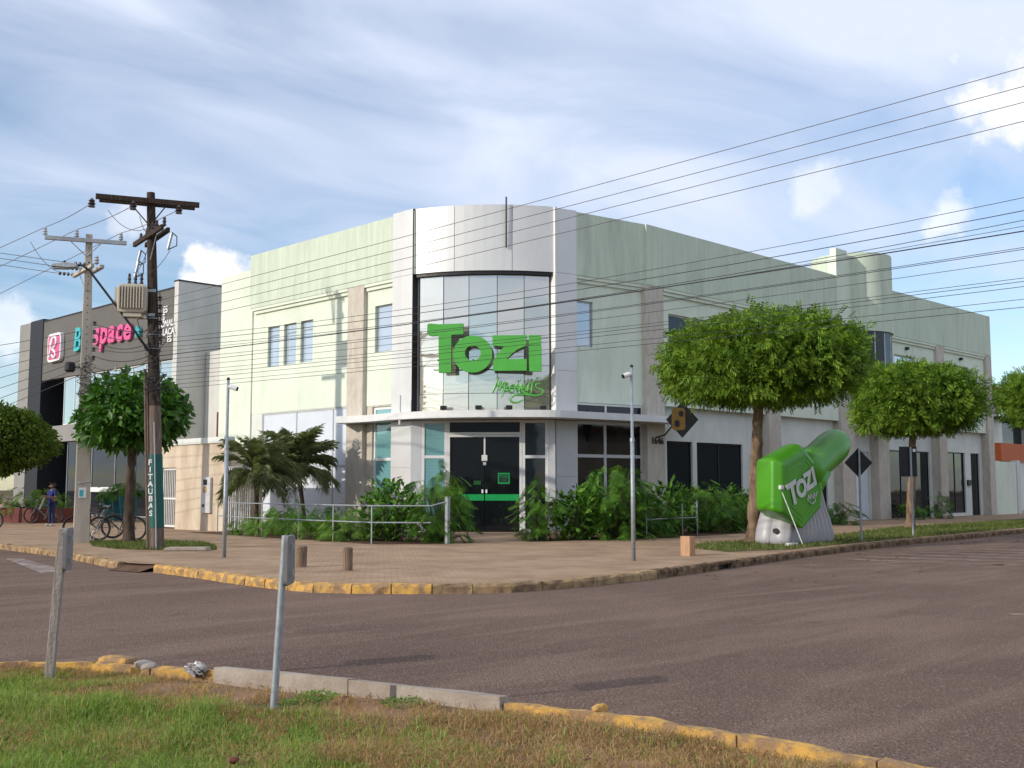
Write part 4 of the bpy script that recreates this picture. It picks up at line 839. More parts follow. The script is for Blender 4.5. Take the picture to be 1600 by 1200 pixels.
# diamond warning signs, seen from behind
RV, FV = (0.709, -0.705), (0.705, 0.709)
def sign_back(label, base, h, kind, size, group='road sign posts on the right verge'):
    t = thing('road_sign', label, 'sign', base, 0, group); f_ = Fr((base[0], base[1]), (0.80, -0.60))
    MB().tube([(base[0], base[1], base[2]-0.05), (base[0], base[1], base[2]+h)], 0.032, 10).build('post', M['galv'], t)
    z = base[2]+h
    if kind == 'diamond':
        pl = [(0, z-size*1.5), (size*0.75, z-size*0.75), (0, z), (-size*0.75, z-size*0.75)]; pl = [(u, q+0.03) for u, q in pl]
        MB().prism(pl, f_, -0.06, -0.04).build('plate', M['black'], t)
    else:
        MB().fbox(f_, -size*0.75, size*0.5, -0.07, -0.05, z-0.9, z+0.02).build('plate', M['dark_metal'], t); MB().fbox(f_, size*0.22, size*0.42, -0.049, -0.045, z-0.14, z-0.05).build('sticker', M['sign_white'], t)
sign_back('diamond road sign seen from behind beside the inflatable', (4.77, -9.4, 0.14), 2.56, 'diamond', 0.55)
sign_back('square dark road sign seen from behind before the middle street tree', (8.58, -9.11, 0.14), 2.72, 'square', 0.45)
hs = thing('hanging_sign', 'black and yellow diamond sign on a bent arm above the house number', 'sign', (6.6, -1.9, 3.3))
f_ = Fr((6.35, -2.15), (0.709, -0.705)); zc = 3.92
MB().prism([(0, zc-0.62), (0.55, zc), (0, zc+0.62), (-0.55, zc)], f_, -0.03, 0.0).build('plate', M['black'], hs)
mat('sign_yellow', (0.13, 0.075, 0.012), 0.6)
MB().prism(rrect(-0.36, 0.10, zc-0.36, zc+0.40, 0.12), f_, 0.001, 0.012).build('yellow_mark', M['sign_yellow'], hs)
MB().prism(rrect(-0.26, -0.10, zc-0.25, zc-0.02, 0.06), f_, 0.013, 0.018).build('black_mark', M['black'], hs); MB().prism(rrect(-0.12, 0.04, zc+0.10, zc+0.30, 0.07), f_, 0.013, 0.018).build('black_mark', M['black'], hs)
MB().tube([(7.6, -0.05, 3.42), (7.55, -0.5, 3.5), (6.9, -1.4, 3.85), (6.5, -2.0, 3.9)], 0.028, 8).build('arm', M['black'], hs)
# foreground posts with sign plates, edge on
def fore_post(label, base, h, square, lean, m_, pm):
    t = thing('sign_post', label, 'sign post', base, 0, 'sign posts on the grass island')
    if square:
        MB().add([(x+lean*z, y, z) for z in (-0.1, h) for x, y in ((-0.033, -0.035), (0.033, -0.035), (0.033, 0.035), (-0.033, 0.035))], [(0,3,2,1),(4,5,6,7),(0,1,5,4),(1,2,6,5),(2,3,7,6),(3,0,4,7)]).build('post', m_, t, local=True, bevel=0.006).rotation_euler = (0, 0, R_(-36))
    else: MB().tube([(lean*-0.1, 0, -0.1), (lean*h*0.5, 0, h*0.5), (lean*h, 0, h)], 0.026, 14).build('post', m_, t, local=True, smooth=True, angle=50).rotation_euler = (0, 0, R_(-45))
    d = 0.03 if square else 0.022
    vx, vy = base[0]+24.06, base[1]+24.55; vl = math.hypot(vx, vy); vx, vy = vx/vl, vy/vl; sx_, sy_ = vy, -vx
    f2 = Fr((sx_*(lean*h+d+0.012), sy_*(lean*h+d+0.012)), (vx*0.985+sx_*0.17, vy*0.985+sy_*0.17))
    MB().prism(rrect(-0.10, 0.24, h-0.345, h-0.002, 0.04), f2, -0.03, -0.004).build('plate', pm, t, local=True)
    [MB().fbox(f2, 0.02, 0.06, -0.004, 0.02, h-q, h-q+0.04).build('bolt', M['steel'], t, local=True) for q in (0.10, 0.28)]
mat('post_wood', (0.42, 0.38, 0.34), 0.9, scale=8, stretch=(8, 8, 0.6), bump=0.6, bscale=40, col2=(0.24, 0.20, 0.17), spec=0.15)
mat('plate_grey', (0.22, 0.21, 0.21), 0.55, var=0.08)
fore_post('weathered square wooden sign post, left on the grass island', (-20.35, -15.58, 0.08), 1.20, True, 0.055, M['post_wood'], M['plate_grey'])
fore_post('round galvanised sign post, right on the grass island', (-19.74, -17.87, 0.08), 1.19, False, 0.05, M['galv'], M['plate_grey'])
# ------------------------------------------------------------------ utility poles
mat('pole_wood', (0.085, 0.062, 0.048), 0.9, scale=6, stretch=(5, 5, 0.4), bump=0.8, bscale=22, col2=(0.035, 0.026, 0.021), spec=0.15)
mat('pole_wood_low', (0.23, 0.175, 0.135), 0.9, scale=6, stretch=(5, 5, 0.4), bump=0.8, bscale=22, col2=(0.12, 0.09, 0.07), spec=0.15)
mat('pole_concrete', (0.52, 0.46, 0.38), 0.85, scale=3, stretch=(1, 1, 0.3), bump=0.35, bscale=30, col2=(0.39, 0.34, 0.28))
mat('insulator', (0.05, 0.032, 0.028), 0.25, spec=0.5); mat('insulator_grey', (0.45, 0.46, 0.47), 0.3)
mat('transformer', (0.52, 0.46, 0.36), 0.5, var=0.05, scale=3); mat('cable', (0.04, 0.04, 0.042), 0.6); mat('wire_brown', (0.16, 0.12, 0.11), 0.55, metal=0.3)
mat('band_teal', (0.006, 0.105, 0.085), 0.5, var=0.08)
def at3(b, r, f, z): return (b[0]+RV[0]*r+FV[0]*f, b[1]+RV[1]*r+FV[1]*f, z)
def ins(p, r=0.06, h=0.16, n=9):  # stacked skirts
    return [(r*0.35, 0), (r*0.5, 0.02), (r, 0.03), (r*0.55, h*0.4), (r*0.95, h*0.45), (r*0.5, h*0.75), (r*0.8, h*0.8), (r*0.3, h)]
WB, WT = (-11.21, 0.53), (-11.5, 0.83)
wpz = lambda z: (WB[0]+(WT[0]-WB[0])*(z-0.14)/8.75, WB[1]+(WT[1]-WB[1])*(z-0.14)/8.75)
wp = thing('wooden_utility_pole', 'dark wooden utility pole with double crossarm beside the broad leaved tree', 'utility pole', (*WB, 0.14))
MB().tube([(*wpz(z), z) for z in (3.6, 5.0, 6.5, 8.0, 8.92)], [0.15, 0.138, 0.122, 0.108, 0.098], 14).build('upper_shaft', M['pole_wood'], wp, smooth=True, angle=50)
MB().tube([(*wpz(z), z) for z in (0.05, 1.2, 2.4, 3.6)], [0.178, 0.17, 0.16, 0.15], 14).build('lower_shaft', M['pole_wood_low'], wp, smooth=True, angle=50)
MB().tube([(*wpz(z), z) for z in (0.66, 2.42)], [0.182, 0.171], 18).build('painted_band', M['band_teal'], wp, smooth=True, angle=50)
for k, ch_ in enumerate('FITAUBAS'):
    z = 2.22-k*0.175; c = wpz(z); text('letter', ch_, 0.185, 0.004, M['sign_white'], wp, Fr((c[0], c[1]), RV).mat(-0.075, 0.168, z), bold=0.005)
c = wpz(1.5)
MB().tube([at3(wpz(z), -0.20, -0.06, z) for z in (0.05, 2.0, 4.5)], 0.035, 8).tube([at3(wpz(z), -0.13, -0.12, z) for z in (0.05, 2.0, 4.2)], 0.02, 6).build('conduit', M['pole_wood_low'], wp)
MB().tube([at3(wpz(z), 0.05, -0.19, z) for z in (0.05, 1.5, 3.2)], 0.018, 6).build('conduit', M['galv'], wp)
def arm(parent, b, r0, f0, r1, f1, z, w, h, off, mt, name='crossarm'):
    a, c_ = at3(b, r0, f0, z), at3(b, r1, f1, z); d = Vector((c_[0]-a[0], c_[1]-a[1])); l = d.length; f_ = Fr((a[0], a[1]), d)
    return MB().fbox(f_, 0, l, off-w/2, off+w/2, z-h/2, z+h/2).build(name, mt, parent, bevel=0.008)
arm(wp, WT, -1.2, -0.45, 1.08, 0.42, 8.68, 0.09, 0.13, 0.14, M['pole_wood']); arm(wp, WT, -1.12, -0.42, 1.0, 0.40, 8.68, 0.09, 0.13, -0.14, M['pole_wood'])
arm(wp, wpz(7.8), -0.62, 0.95, 0.72, -1.02, 7.80, 0.08, 0.12, 0.13, M['pole_wood']); arm(wp, wpz(7.8), -0.55, 0.85, 0.55, -0.85, 7.80, 0.08, 0.12, -0.13, M['pole_wood'])
for r, f in ((-0.45, -0.17), (0.42, 0.16)): MB().tube([at3(wpz(8.0), 0.0, -0.13, 8.05), at3(WT, r, f-0.14, 8.64)], 0.016, 5).build('brace', M['dark_metal'], wp)
MB().tube([at3(wpz(7.2), 0, -0.13, 7.2), at3(wpz(7.7), 0.28, -0.5, 7.75)], 0.014, 5).build('brace', M['galv'], wp)
for r, f in ((-1.22, -0.50), (-0.30, -0.25), (0.70, 0.15)):
    p = at3(WT, r, f-0.12, 8.48); MB().lathe(p, [(0.03, -0.09), (0.085, -0.08), (0.06, -0.02), (0.095, 0.0), (0.05, 0.05), (0.08, 0.07), (0.02, 0.14)], 12).build('insulator', M['insulator'], wp, smooth=True, angle=40)
for r, f in ((-0.55, 0.85), (-0.25, 0.4), (0.10, -0.25), (0.30, -0.55), (0.58, -0.85)):
    p = at3(wpz(7.8), r, f, 7.86); MB().lathe(p, ins(p, 0.055, 0.24), 10).build('insulator', M['insulator'], wp, smooth=True, angle=40)
for r, f, z in ((0.78, -1.05, 7.45), (-0.62, 0.9, 7.45), (-0.30, -0.15, 6.95)):
    p = Vector(at3(wpz(7.6), r, f, z)); MB().tube([p+Vector((0.03, -0.03, 0.2)), p-Vector((0.03, -0.03, 0.18))], 0.035, 8).build('fuse_cutout', M['insulator_grey'], wp); MB().tube([p+Vector((0.03, -0.03, 0.22)), p+Vector((0.12, -0.11, 0.12)), p+Vector((0.12, -0.11, -0.1)), p-Vector((0.03, -0.03, 0.2))], 0.014, 5).build('fuse_tube', M['dark_metal'], wp)
for k in range(6):
    z = 6.25-k*0.20; p = at3(wpz(z), 0.19, -0.02, z); MB().lathe(p, [(0.02, -0.06), (0.055, -0.05), (0.035, 0), (0.055, 0.05), (0.02, 0.06)], 10).build('spool_insulator', M['insulator'], wp)
MB().tube([at3(wpz(6.4), 0.19, -0.02, 6.4), at3(wpz(5.1), 0.19, -0.02, 5.1)], 0.012, 5).build('spool_rack', M['dark_metal'], wp)
rg = random.Random(8); cb = MB()
for k in range(22):
    z = rg.uniform(4.1, 5.9); r = rg.uniform(-0.2, 0.25); pts = []
    for j in range(7): a = j/6; pts.append(at3(wpz(z), r+rg.uniform(-0.10, 0.10)+0.12*math.sin(a*5+k), -0.17+rg.uniform(-0.06, 0.03), z-0.5*a+rg.uniform(-0.08, 0.08)))
    cb.tube(smooth_path(pts, 3), 0.009, 4, caps=False)
cb.build('cable_tangle', M['cable'], wp)
for z in (5.75, 5.35, 5.0): 
    MB().torus((*wpz(z), z), (0, 0, 1), 0.148, 0.012, 18, 5).build('strap', M['galv'], wp)
# transformer
tr = thing('transformer', 'beige ribbed transformer hung on the wooden utility pole', 'transformer', at3(wpz(6.2), -0.40, -0.12, 5.85)); tb_ = at3(wpz(6.2), -0.42, -0.14, 0)
bmx = MB(); prof = rrect(-0.34, 0.34, 5.86, 6.56, 0.10, 3); f_ = Fr((tb_[0], tb_[1]), (0.80, -0.60)); MB().prism(prof, f_, -0.24, 0.24).build('tank', M['transformer'], tr, bevel=0.02)
for k in range(9):
    u = -0.28+k*0.068; MB().prism(rrect(u-0.012, u+0.012, 5.95, 6.5, 0.01, 1), f_, 0.241, 0.33).build('cooling_fin', M['transformer'], tr)
for k in range(4):
    d_ = -0.16+k*0.1; MB().fbox(f_, -0.42, -0.342, d_-0.012, d_+0.012, 5.97, 6.48).build('cooling_fin', M['transformer'], tr)
MB().fbox(f_, -0.2, 0.22, -0.16, 0.2, 5.76, 5.855).build('foot', M['transformer'], tr)
for k in range(3): p = f_.p(-0.12+k*0.15, -0.02+k*0.03, 6.565); MB().lathe(p, ins(p, 0.05, 0.30), 10).build('bushing', M['insulator'], tr, smooth=True, angle=40); 
MB().fbox(f_, 0.34, 0.52, -0.05, 0.05, 6.40, 6.47).fbox(f_, 0.30, 0.52, -0.05, 0.05, 5.80, 5.87).build('bracket', M['galv'], tr)
# street lamp on the wooden pole
lp = thing('street_lamp', 'grey street lamp head on a long diagonal arm from the wooden pole', 'street lamp', at3(wpz(4.95), 0, -0.15, 4.9))
MB().tube([at3(wpz(4.9), 0.0, -0.19, 4.85), at3(wpz(5.0), -0.45, -0.25, 5.5), at3(wpz(5.0), -1.45, -0.5, 6.86), at3(wpz(5.0), -1.62, -0.52, 6.98), at3(wpz(5.0), -1.8, -0.54, 6.98)], 0.028, 8).build('arm', M['dark_metal'], lp, smooth=True)
f_ = Fr(at3(wpz(5.0), -2.33, -0.60, 0)[:2], (RV[0]*0.99+FV[0]*0.1, RV[1]*0.99+FV[1]*0.1))
MB().prism([(0, 6.93), (0.05, 6.99), (0.42, 7.03), (0.62, 7.0), (0.62, 6.92), (0.42, 6.90)], f_, -0.13, 0.13).build('lamp_head', M['galv'], lp, bevel=0.01); MB().fbox(f_, 0.04, 0.40, -0.10, 0.10, 6.885, 6.898).build('lamp_lens', M['insulator_grey'], lp); MB().lathe(f_.p(0.30, 0, 7.02), [(0.03, 0), (0.03, 0.06), (0.02, 0.07)], 10).build('photocell', M['black'], lp)
# concrete pole
cpb = (-11.16, 4.9); cpt = (-11.22, 4.97)
cpo = thing('concrete_utility_pole', 'pale concrete utility pole with two crossarms left of the broad leaved tree', 'utility pole', (*cpb, 0.14))
def tap(z0, z1, w0, d0, w1, d1, rz, c0, c1):
    vs = []; ca, sa = math.cos(rz), math.sin(rz)
    for z, w_, d_, c_ in ((z0, w0, d0, c0), (z1, w1, d1, c1)):
        for x, y in ((-w_, -d_), (w_, -d_), (w_, d_), (-w_, d_)): vs.append((c_[0]+x*ca-y*sa, c_[1]+x*sa+y*ca, z))
    return MB().add(vs, [(0,3,2,1),(4,5,6,7),(0,1,5,4),(1,2,6,5),(2,3,7,6),(3,0,4,7)])
crz = R_(-22)
tap(0.05, 8.6, 0.215, 0.15, 0.085, 0.07, crz, cpb, cpt).build('shaft', M['pole_concrete'], cpo, bevel=0.015)
hol = MB()
for k in range(26):
    z = 3.4+k*0.2; t_ = z/8.6; dd = 0.15+(0.07-0.15)*t_+0.002; x, y = 0.0, -dd; hx = cpb[0]+(cpt[0]-cpb[0])*t_+x*math.cos(crz)-y*math.sin(crz); hy = cpb[1]+(cpt[1]-cpb[1])*t_+x*math.sin(crz)+y*math.cos(crz)
    f2 = Fr((hx, hy), (math.cos(crz), math.sin(crz))); hol.fbox(f2, -0.014, 0.014, -0.01, 0.003, z-0.014, z+0.014)
hol.build('bolt_hole', M['black'], cpo)
arm(cpo, cpt, -1.05, -0.4, 0.92, 0.35, 8.40, 0.10, 0.11, 0.12, M['insulator_grey']); arm(cpo, cpt, -0.55, 0.75, 0.55, -0.75, 7.56, 0.09, 0.10, 0.13, M['pole_concrete']); arm(cpo, cpt, -0.45, 0.65, 0.55, -0.75, 7.56, 0.09, 0.10, -0.13, M['pole_concrete'])
for r, f in ((-1.0, -0.5), (-0.25, -0.22), (0.82, 0.19)): p = at3(cpt, r, f-0.02, 8.455); MB().lathe(p, ins(p, 0.07, 0.22), 10).build('insulator', M['insulator_grey'], cpo, smooth=True, angle=40)
p = at3(cpt, 0.5, -0.7, 7.61); MB().lathe(p, ins(p, 0.075, 0.24), 10).build('insulator', M['insulator_grey'], cpo, smooth=True, angle=40)
for r in (-0.40, 0.38): MB().tube([at3(cpt, 0, -0.12, 7.95), at3(cpt, r, r*0.38-0.17, 8.36)], 0.015, 5).build('brace', M['galv'], cpo)
for r, f in ((-0.35, 0.4), (0.32, -0.5)): MB().tube([at3(cpt, 0, -0.14, 7.0), at3(cpt, r, f-0.05, 7.51)], 0.013, 5).build('brace', M['galv'], cpo)
for (r, f), dz in (((-0.55, 0.72), 0), ((-0.05, 0.05), 0.02), ((0.35, -0.45), 0.04)):
    a = Vector(at3(cpt, r, f, 7.60+dz)); d = Vector((-0.93, 0.36, 0.02)); 
    for q in range(4): MB().lathe(tuple(a+d*(0.15+q*0.11)), [(0.015, -0.04), (0.05, -0.02), (0.05, 0.02), (0.015, 0.04)], 8, axis='x').build('strain_insulator', M['insulator'], cpo)
for k in range(5): z = 6.1-k*0.24; p = at3(cpt, 0.26, -0.05, z); MB().lathe(p, [(0.02, -0.06), (0.055, -0.05), (0.035, 0), (0.055, 0.05), (0.02, 0.06)], 10).build('spool_insulator', M['insulator'], cpo)
cb = MB()
for k in range(14):
    z = rg.uniform(4.2, 5.3); pts = [at3(cpb, 0.05+rg.uniform(-0.25, 0.28), -0.22+rg.uniform(-0.05, 0.03), z-0.5*j/5+rg.uniform(-0.1, 0.1)) for j in range(6)]; cb.tube(smooth_path(pts, 3), 0.009, 4, caps=False)
cb.build('cable_tangle', M['cable'], cpo)
MB().lathe(at3(cpb, -0.42, -0.15, 4.75), [(0.10, 0), (0.14, 0.05), (0.14, 0.22), (0.11, 0.27)], 14).build('splice_box', M['black'], cpo); MB().tube([at3(cpb, -0.42, -0.15, 4.88), at3(cpb, 0, -0.1, 4.9)], 0.02, 6).build('splice_bracket', M['dark_metal'], cpo)
MB().fbox(Fr(at3(cpb, 0.07, -0.215, 0)[:2], (math.cos(crz), math.sin(crz))), -0.10, 0.09, -0.006, 0.0, 1.35, 1.62).build('notice', M['sign_white'], cpo); MB().fbox(Fr(at3(cpb, 0.07, -0.215, 0)[:2], (math.cos(crz), math.sin(crz))), -0.08, 0.02, 0.001, 0.003, 1.38, 1.56).build('notice_mark', M['cyan'], cpo)
MB().torus((*cpb, 1.75), (0, 0, 1), 0.20, 0.012, 16, 5).build('strap', M['galv'], cpo)
# tall pole out of frame whose shadow falls on the green wall
tp = thing('tall_utility_pole', 'tall concrete pole past the left edge, its shadow on the green wall', 'utility pole', (-11.9, 12.25, 0.14))
MB().tube([(-11.9, 12.25, 0.05), (-11.9, 12.25, 13.6)], [0.28, 0.16], 12).build('shaft', M['pole_concrete'], tp)
for k, (dx, dz) in enumerate(((0.0, 13.55), (0.0, 12.9), (0.0, 11.2))):
    MB().box(-12.3, -11.55, 12.05, 12.12, dz-0.06, dz+0.06).build('crossarm', M['pole_concrete'], tp)
for dy in (-0.55, -0.35): MB().tube([(-11.95, 12.25+dy*0.3+0.5, 12.6), (-11.95, 12.25+dy+0.9, 13.9)], 0.045, 6).build('strut', M['galv'], tp)
MB().box(-12.5, -12.0, 11.75, 12.2, 11.1, 11.9).build('transformer_tank', M['transformer'], tp)
MB().box(-12.25, -12.15, 11.95, 13.4, 10.6, 10.75).build('crossarm', M['pole_concrete'], tp)
# ------------------------------------------------------------------ wires
def wire(name, label, A, B, sag, r, mt='cable', group=None, n=18):
    A, B = Vector(A), Vector(B); pts = []
    for k in range(n+1): t = k/n; p = A.lerp(B, t); p.z -= 4*sag*t*(1-t); pts.append(p)
    o = MB().tube(pts, r, 5, caps=False).build(name, M[mt]); return tag(o, label, 'cable', group)
def far(A, P, k=1.35): A, P = Vector(A), Vector(P); return A+(P-A)*k
ordn = ['topmost', 'second', 'third', 'fourth', 'fifth', 'sixth', 'seventh', 'eighth', 'ninth', 'tenth', 'eleventh', 'twelfth', 'thirteenth']
PR = [((-6.35, -18.27), 8.33), ((-6.33, -18.25), 8.03), ((-6.31, -18.23), 7.78), ((-6.29, -18.21), 7.48)]
for k, (xy, z) in enumerate(PR):
    A = at3(wpz(6.2), 0.22, -0.03, 6.22-k*0.21); wire('power_wire', ordn[k]+' from above of the four thin brown wires crossing the upper sky', A, far(A, (*xy, z)), 0.10, 0.0065, 'wire_brown', 'thin wires crossing the sky')
low = [(275, 6.54, 0.55, 0.009), (298, 6.30, 0.50, 0.012), (306, 6.22, 0.62, 0.010), (326, 6.02, 0.45, 0.008), (348, 5.80, 0.22, 0.018), (368, 5.60, 0.32, 0.009), (376, 5.52, 0.24, 0.010), (390, 5.36, 0.26, 0.008), (422, 5.05, 0.22, 0.008), (431, 4.97, 0.18, 0.009), (440, 4.87, 0.15, 0.009), (462, 4.65, 0.12, 0.008), (478, 4.48, 0.05, 0.009)]
for k, (py, z, sg_, r) in enumerate(low):
    A = at3(wpz(5.0), 0.16, -0.05, 5.25-k*0.105); B = far(A, (-6.18, -18.1, z)); wire('telecom_cable', ordn[k]+' from above of the thirteen dark cables at the right edge' if k != 4 else 'thickest of the dark cables crossing before the facade', A, B, sg_*0.8, r*0.6, 'cable', 'dark cables crossing before the building')
hv = [((-12.38, 8.28, 8.60), (-1.0, -0.52), (-1.22, -0.62)), ((-12.35, 8.32, 8.35), (-0.25, -0.24), (-0.30, -0.37)), ((-12.3, 8.36, 8.15), (0.82, 0.17), (0.70, 0.03))]
for k, (L_, c_, w_) in enumerate(hv):
    a = at3(cpt, c_[0], c_[1], 8.68); wire('power_wire', ['left', 'middle', 'right'][k]+' hand bare wire between the tops of the two utility poles', a, at3(WT, w_[0], w_[1], 8.5), 0.05, 0.009, 'wire_brown', 'wires between the poles')
    wire('power_wire', ['upper', 'middle', 'lower'][k]+' bare wire slanting down to the left edge from the concrete pole top', a, far(a, (a[0]-0.8-0.2*k, a[1]+8.5, a[2]-0.6-0.35*k), 2.4), 0.05, 0.009, 'wire_brown', 'wires leaving at the left edge')
for k, (r, f) in enumerate(((-0.55, 0.72), (-0.05, 0.05), (0.35, -0.45))):
    a = Vector(at3(cpt, r, f, 7.60+0.02*k))+Vector((-0.93, 0.36, 0.02))*0.55; wire('power_wire', ['lowest', 'middle', 'uppermost'][k]+' of three level wires dead ended on the concrete pole', a, far(a, a+Vector((-3.0, 7.5, 1.6)), 2.4), 0.05, 0.009, 'cable', 'wires leaving at the left edge')
for k in range(7):
    a = at3(cpt, 0.24 if k < 5 else 0.0, -0.06, 6.1-k*0.22); b = at3(wpz(5.5), -0.05, -0.12, 5.45-k*0.16); wire('telecom_cable', ordn[k]+' from above of the slack cables joining the two poles', a, b, 0.10+0.05*(k % 3), 0.009 if k % 2 else 0.012, 'cable', 'slack cables between the poles')
for k in range(7):
    a = at3(cpt, 0.0, -0.12, 5.9-k*0.2); wire('telecom_cable', ordn[k]+' from above of the low cables running off left past the gym', a, far(a, (a[0]-0.4, a[1]+8.0+0.3*k, a[2]+0.35-0.22*k), 3.0), 0.25, 0.009, 'cable', 'low cables leaving at the left edge')
for k, (A, B, s_) in enumerate(((at3(cpt, -1.35, -0.6, 8.25), at3(cpt, -0.75, 0.5, 7.62), 0.25), (at3(wpz(8), -0.95, -0.4, 8.38), at3(wpz(7.8), 0.1, -0.2, 8.06), 0.3), (at3(wpz(8), -0.2, -0.3, 8.25), at3(wpz(7.8), -0.2, 0.35, 8.0), 0.12), (at3(wpz(7.8), 0.78, -1.0, 7.25), at3(wpz(6.2), -0.12, -0.15, 6.86), 0.12), (at3(wpz(7.8), 0.1, -0.4, 7.6), at3(wpz(6.2), -0.42, -0.2, 6.86), 0.18), (at3(wpz(7.8), -0.6, 0.8, 7.3), at3(wpz(6.2), -0.27, -0.18, 6.86), 0.2))):
    wire('jumper_wire', ['jumper loop left of the concrete pole top', 'long jumper loop under the wooden pole crossarm', 'short jumper loop near the wooden pole top', 'right hand lead from fuse down to the transformer', 'left hand lead from crossarm down to the transformer', 'middle lead from rear fuse down to the transformer'][k], A, B, s_, 0.007, 'cable', 'jumper wires on the poles', 10)
# ------------------------------------------------------------------ green inflatable
def inflmat(name, c, c2):
    mat(name, c, 0.38, var=0.05, scale=1.6, spec=0.45, col2=c2, bump=0.15, bscale=5)
inflmat('inflate_green', (0.088, 0.345, 0.014), (0.070, 0.29, 0.012)); inflmat('inflate_grey', (0.42, 0.40, 0.41), (0.37, 0.35, 0.36)); mat('inflate_white', (0.62, 0.62, 0.58), 0.5, var=0.04)
inf = thing('inflatable_mascot', 'large green hexagonal inflatable with raised arm on a grey ribbed base', 'inflatable', (1.9, -9.0, 0.14))
hexa = [(0.62, 2.22), (1.72, 2.58), (2.36, 2.16), (2.54, 1.62), (2.46, 1.09), (1.48, 0.52), (0.57, 1.0)]; hc = (1.62, 1.65)
def dense(poly):
    out = []
    for i, p in enumerate(poly):
        a, b = poly[i-1], poly[(i+1) % len(poly)]
        for q, t in ((a, 0.10), (b, 0.10), (b, 0.5)): out.append((p[0]+(q[0]-p[0])*t, p[1]+(q[1]-p[1])*t))
    return out
V = []; Fc = []; n = len(hexa); rings = [(0.0, 1.0, 0.0), (0.20, 1.21, 0.0), (0.60, 1.20, 0.20), (1.0, 1.08, 0.38)]
for w_, s, sh_ in rings:
    for u, z in hexa: V.append((hc[0]+(u-hc[0])*s+sh_, -9.5+w_, hc[1]+(z-hc[1])*(s if z > 1.2 else 1.0-(s-1.0)*0.3)+w_*0.05))
for i in range(len(rings)-1):
    for k in range(n): Fc.append((i*n+k, (i+1)*n+k, (i+1)*n+(k+1) % n, i*n+(k+1) % n))
Fc += [tuple(range(n)), tuple((len(rings)-1)*n+k for k in range(n))[::-1]]
o = MB().add(V, Fc).build('body', M['inflate_green'], inf, smooth=True); bv = o.modifiers.new('bevel', 'BEVEL'); bv.width = 0.085; bv.segments = 4; bv.limit_method = 'ANGLE'; bv.angle_limit = R_(14); wn_ = o.modifiers.new('wn', 'WEIGHTED_NORMAL')
# raised seam panel on the front
seam = MB(); 
for s in (0.84, 0.72):
    pts = [(hc[0]+(u-hc[0])*s, -9.498, hc[1]+(z-hc[1])*s) for u, z in hexa]; seam.tube(pts+[pts[0]], 0.012, 5, caps=False)
seam.build('seam', M['inflate_green'], o)
ax0, ax1 = Vector((2.15, -9.10, 1.95)), Vector((4.45, -8.95, 2.92)); d = (ax1-ax0).normalized(); pts = []; rs = []
for t, r in ((0, 0.50), (0.15, 0.49), (0.3, 0.48), (0.45, 0.475), (0.6, 0.475), (0.75, 0.48), (0.88, 0.46), (0.97, 0.40), (1.05, 0.28), (1.085, 0.12)): pts.append(ax0+(ax1-ax0)*t); rs.append(r)
o2 = MB().tube(pts, rs, 18).build('arm', M['inflate_green'], inf, smooth=True)
o3 = MB().tube([(2.75, -9.2, 2.05), (2.62, -9.2, 1.6), (2.5, -9.15, 1.2)], [0.40, 0.24, 0.10], 12).build('arm_gusset', M['inflate_green'], inf, smooth=True)
# ribbed base
V = []; Fc = []; per = []
x0, x1, y0, y1 = 1.12, 3.62, -9.20, -8.30; N1, N2 = 96, 44
def perim(z):
    t = z/1.75; a0, a1, b0, b1 = x0+0.55*t, x1-0.50*t, y0+0.16*t, y1-0.10*t; out = []; bul = 0.05*math.sin(math.pi*min(1, t*2.2))
    for side, (p, q, nn, cnt, ribs) in enumerate((((a0, b0), (a1, b0), (0, -1), N1, 11), ((a1, b0), (a1, b1), (1, 0), N2, 5), ((a1, b1), (a0, b1), (0, 1), N1, 11), ((a0, b1), (a0, b0), (-1, 0), N2, 2))):
        for k in range(cnt):
            s = k/cnt; rb = abs(math.sin(math.pi*ribs*s))**0.7*(0.06 if side != 3 else 0.07)+bul; out.append((p[0]+(q[0]-p[0])*s+nn[0]*rb, p[1]+(q[1]-p[1])*s+nn[1]*rb))
    return out
zs = [0.0, 0.04, 0.12, 0.3, 0.6, 0.9, 1.2, 1.5, 1.75]; ins_ = [0.07, 0.025, 0, 0, 0, 0, 0, 0, 0]
for z, q in zip(zs, ins_):
    pr = perim(z)
    for x, y in pr: V.append((x+(1.9-x)*q, y+(-8.9-y)*q, 0.15+z))
n = len(pr)
for i in range(len(zs)-1):
    for k in range(n): Fc.append((i*n+k, i*n+(k+1) % n, (i+1)*n+(k+1) % n, (i+1)*n+k))
Fc.append(tuple((len(zs)-1)*n+k for k in range(n)))
MB().add(V, Fc).build('ribbed_base', M['inflate_grey'], inf, smooth=True, angle=60)
MB().tube([(1.12, -8.95, 0.50), (1.02, -8.97, 0.50)], 0.07, 12).build('air_valve', M['black'], inf)
MB().box(0.75, 1.1, -9.6, -9.42, 0.14, 0.22).build('sandbag', M['inflate_white'], inf, bevel=0.02)
a = R_(20); mt_ = Matrix.Translation((1.56, -9.528, 1.66)) @ Matrix(((1, 0, 0, 0), (0, 0, -1, 0), (0, 1, 0, 0), (0, 0, 0, 1))) @ Matrix.Rotation(a, 4, 'Z')
for ch_, u, v, s in (('T', -0.58, -0.02, 0.80), ('O', -0.14, -0.03, 0.62), ('Z', 0.26, 0.03, 0.62), ('I', 0.56, 0.05, 0.66)): text('letter', ch_, s, 0.006, M['inflate_white'], inf, mt_ @ Matrix.Translation((u, v, 0)), bold=0.03)
FI = Fr((0, -9.53), (1, 0)); sq = MB()
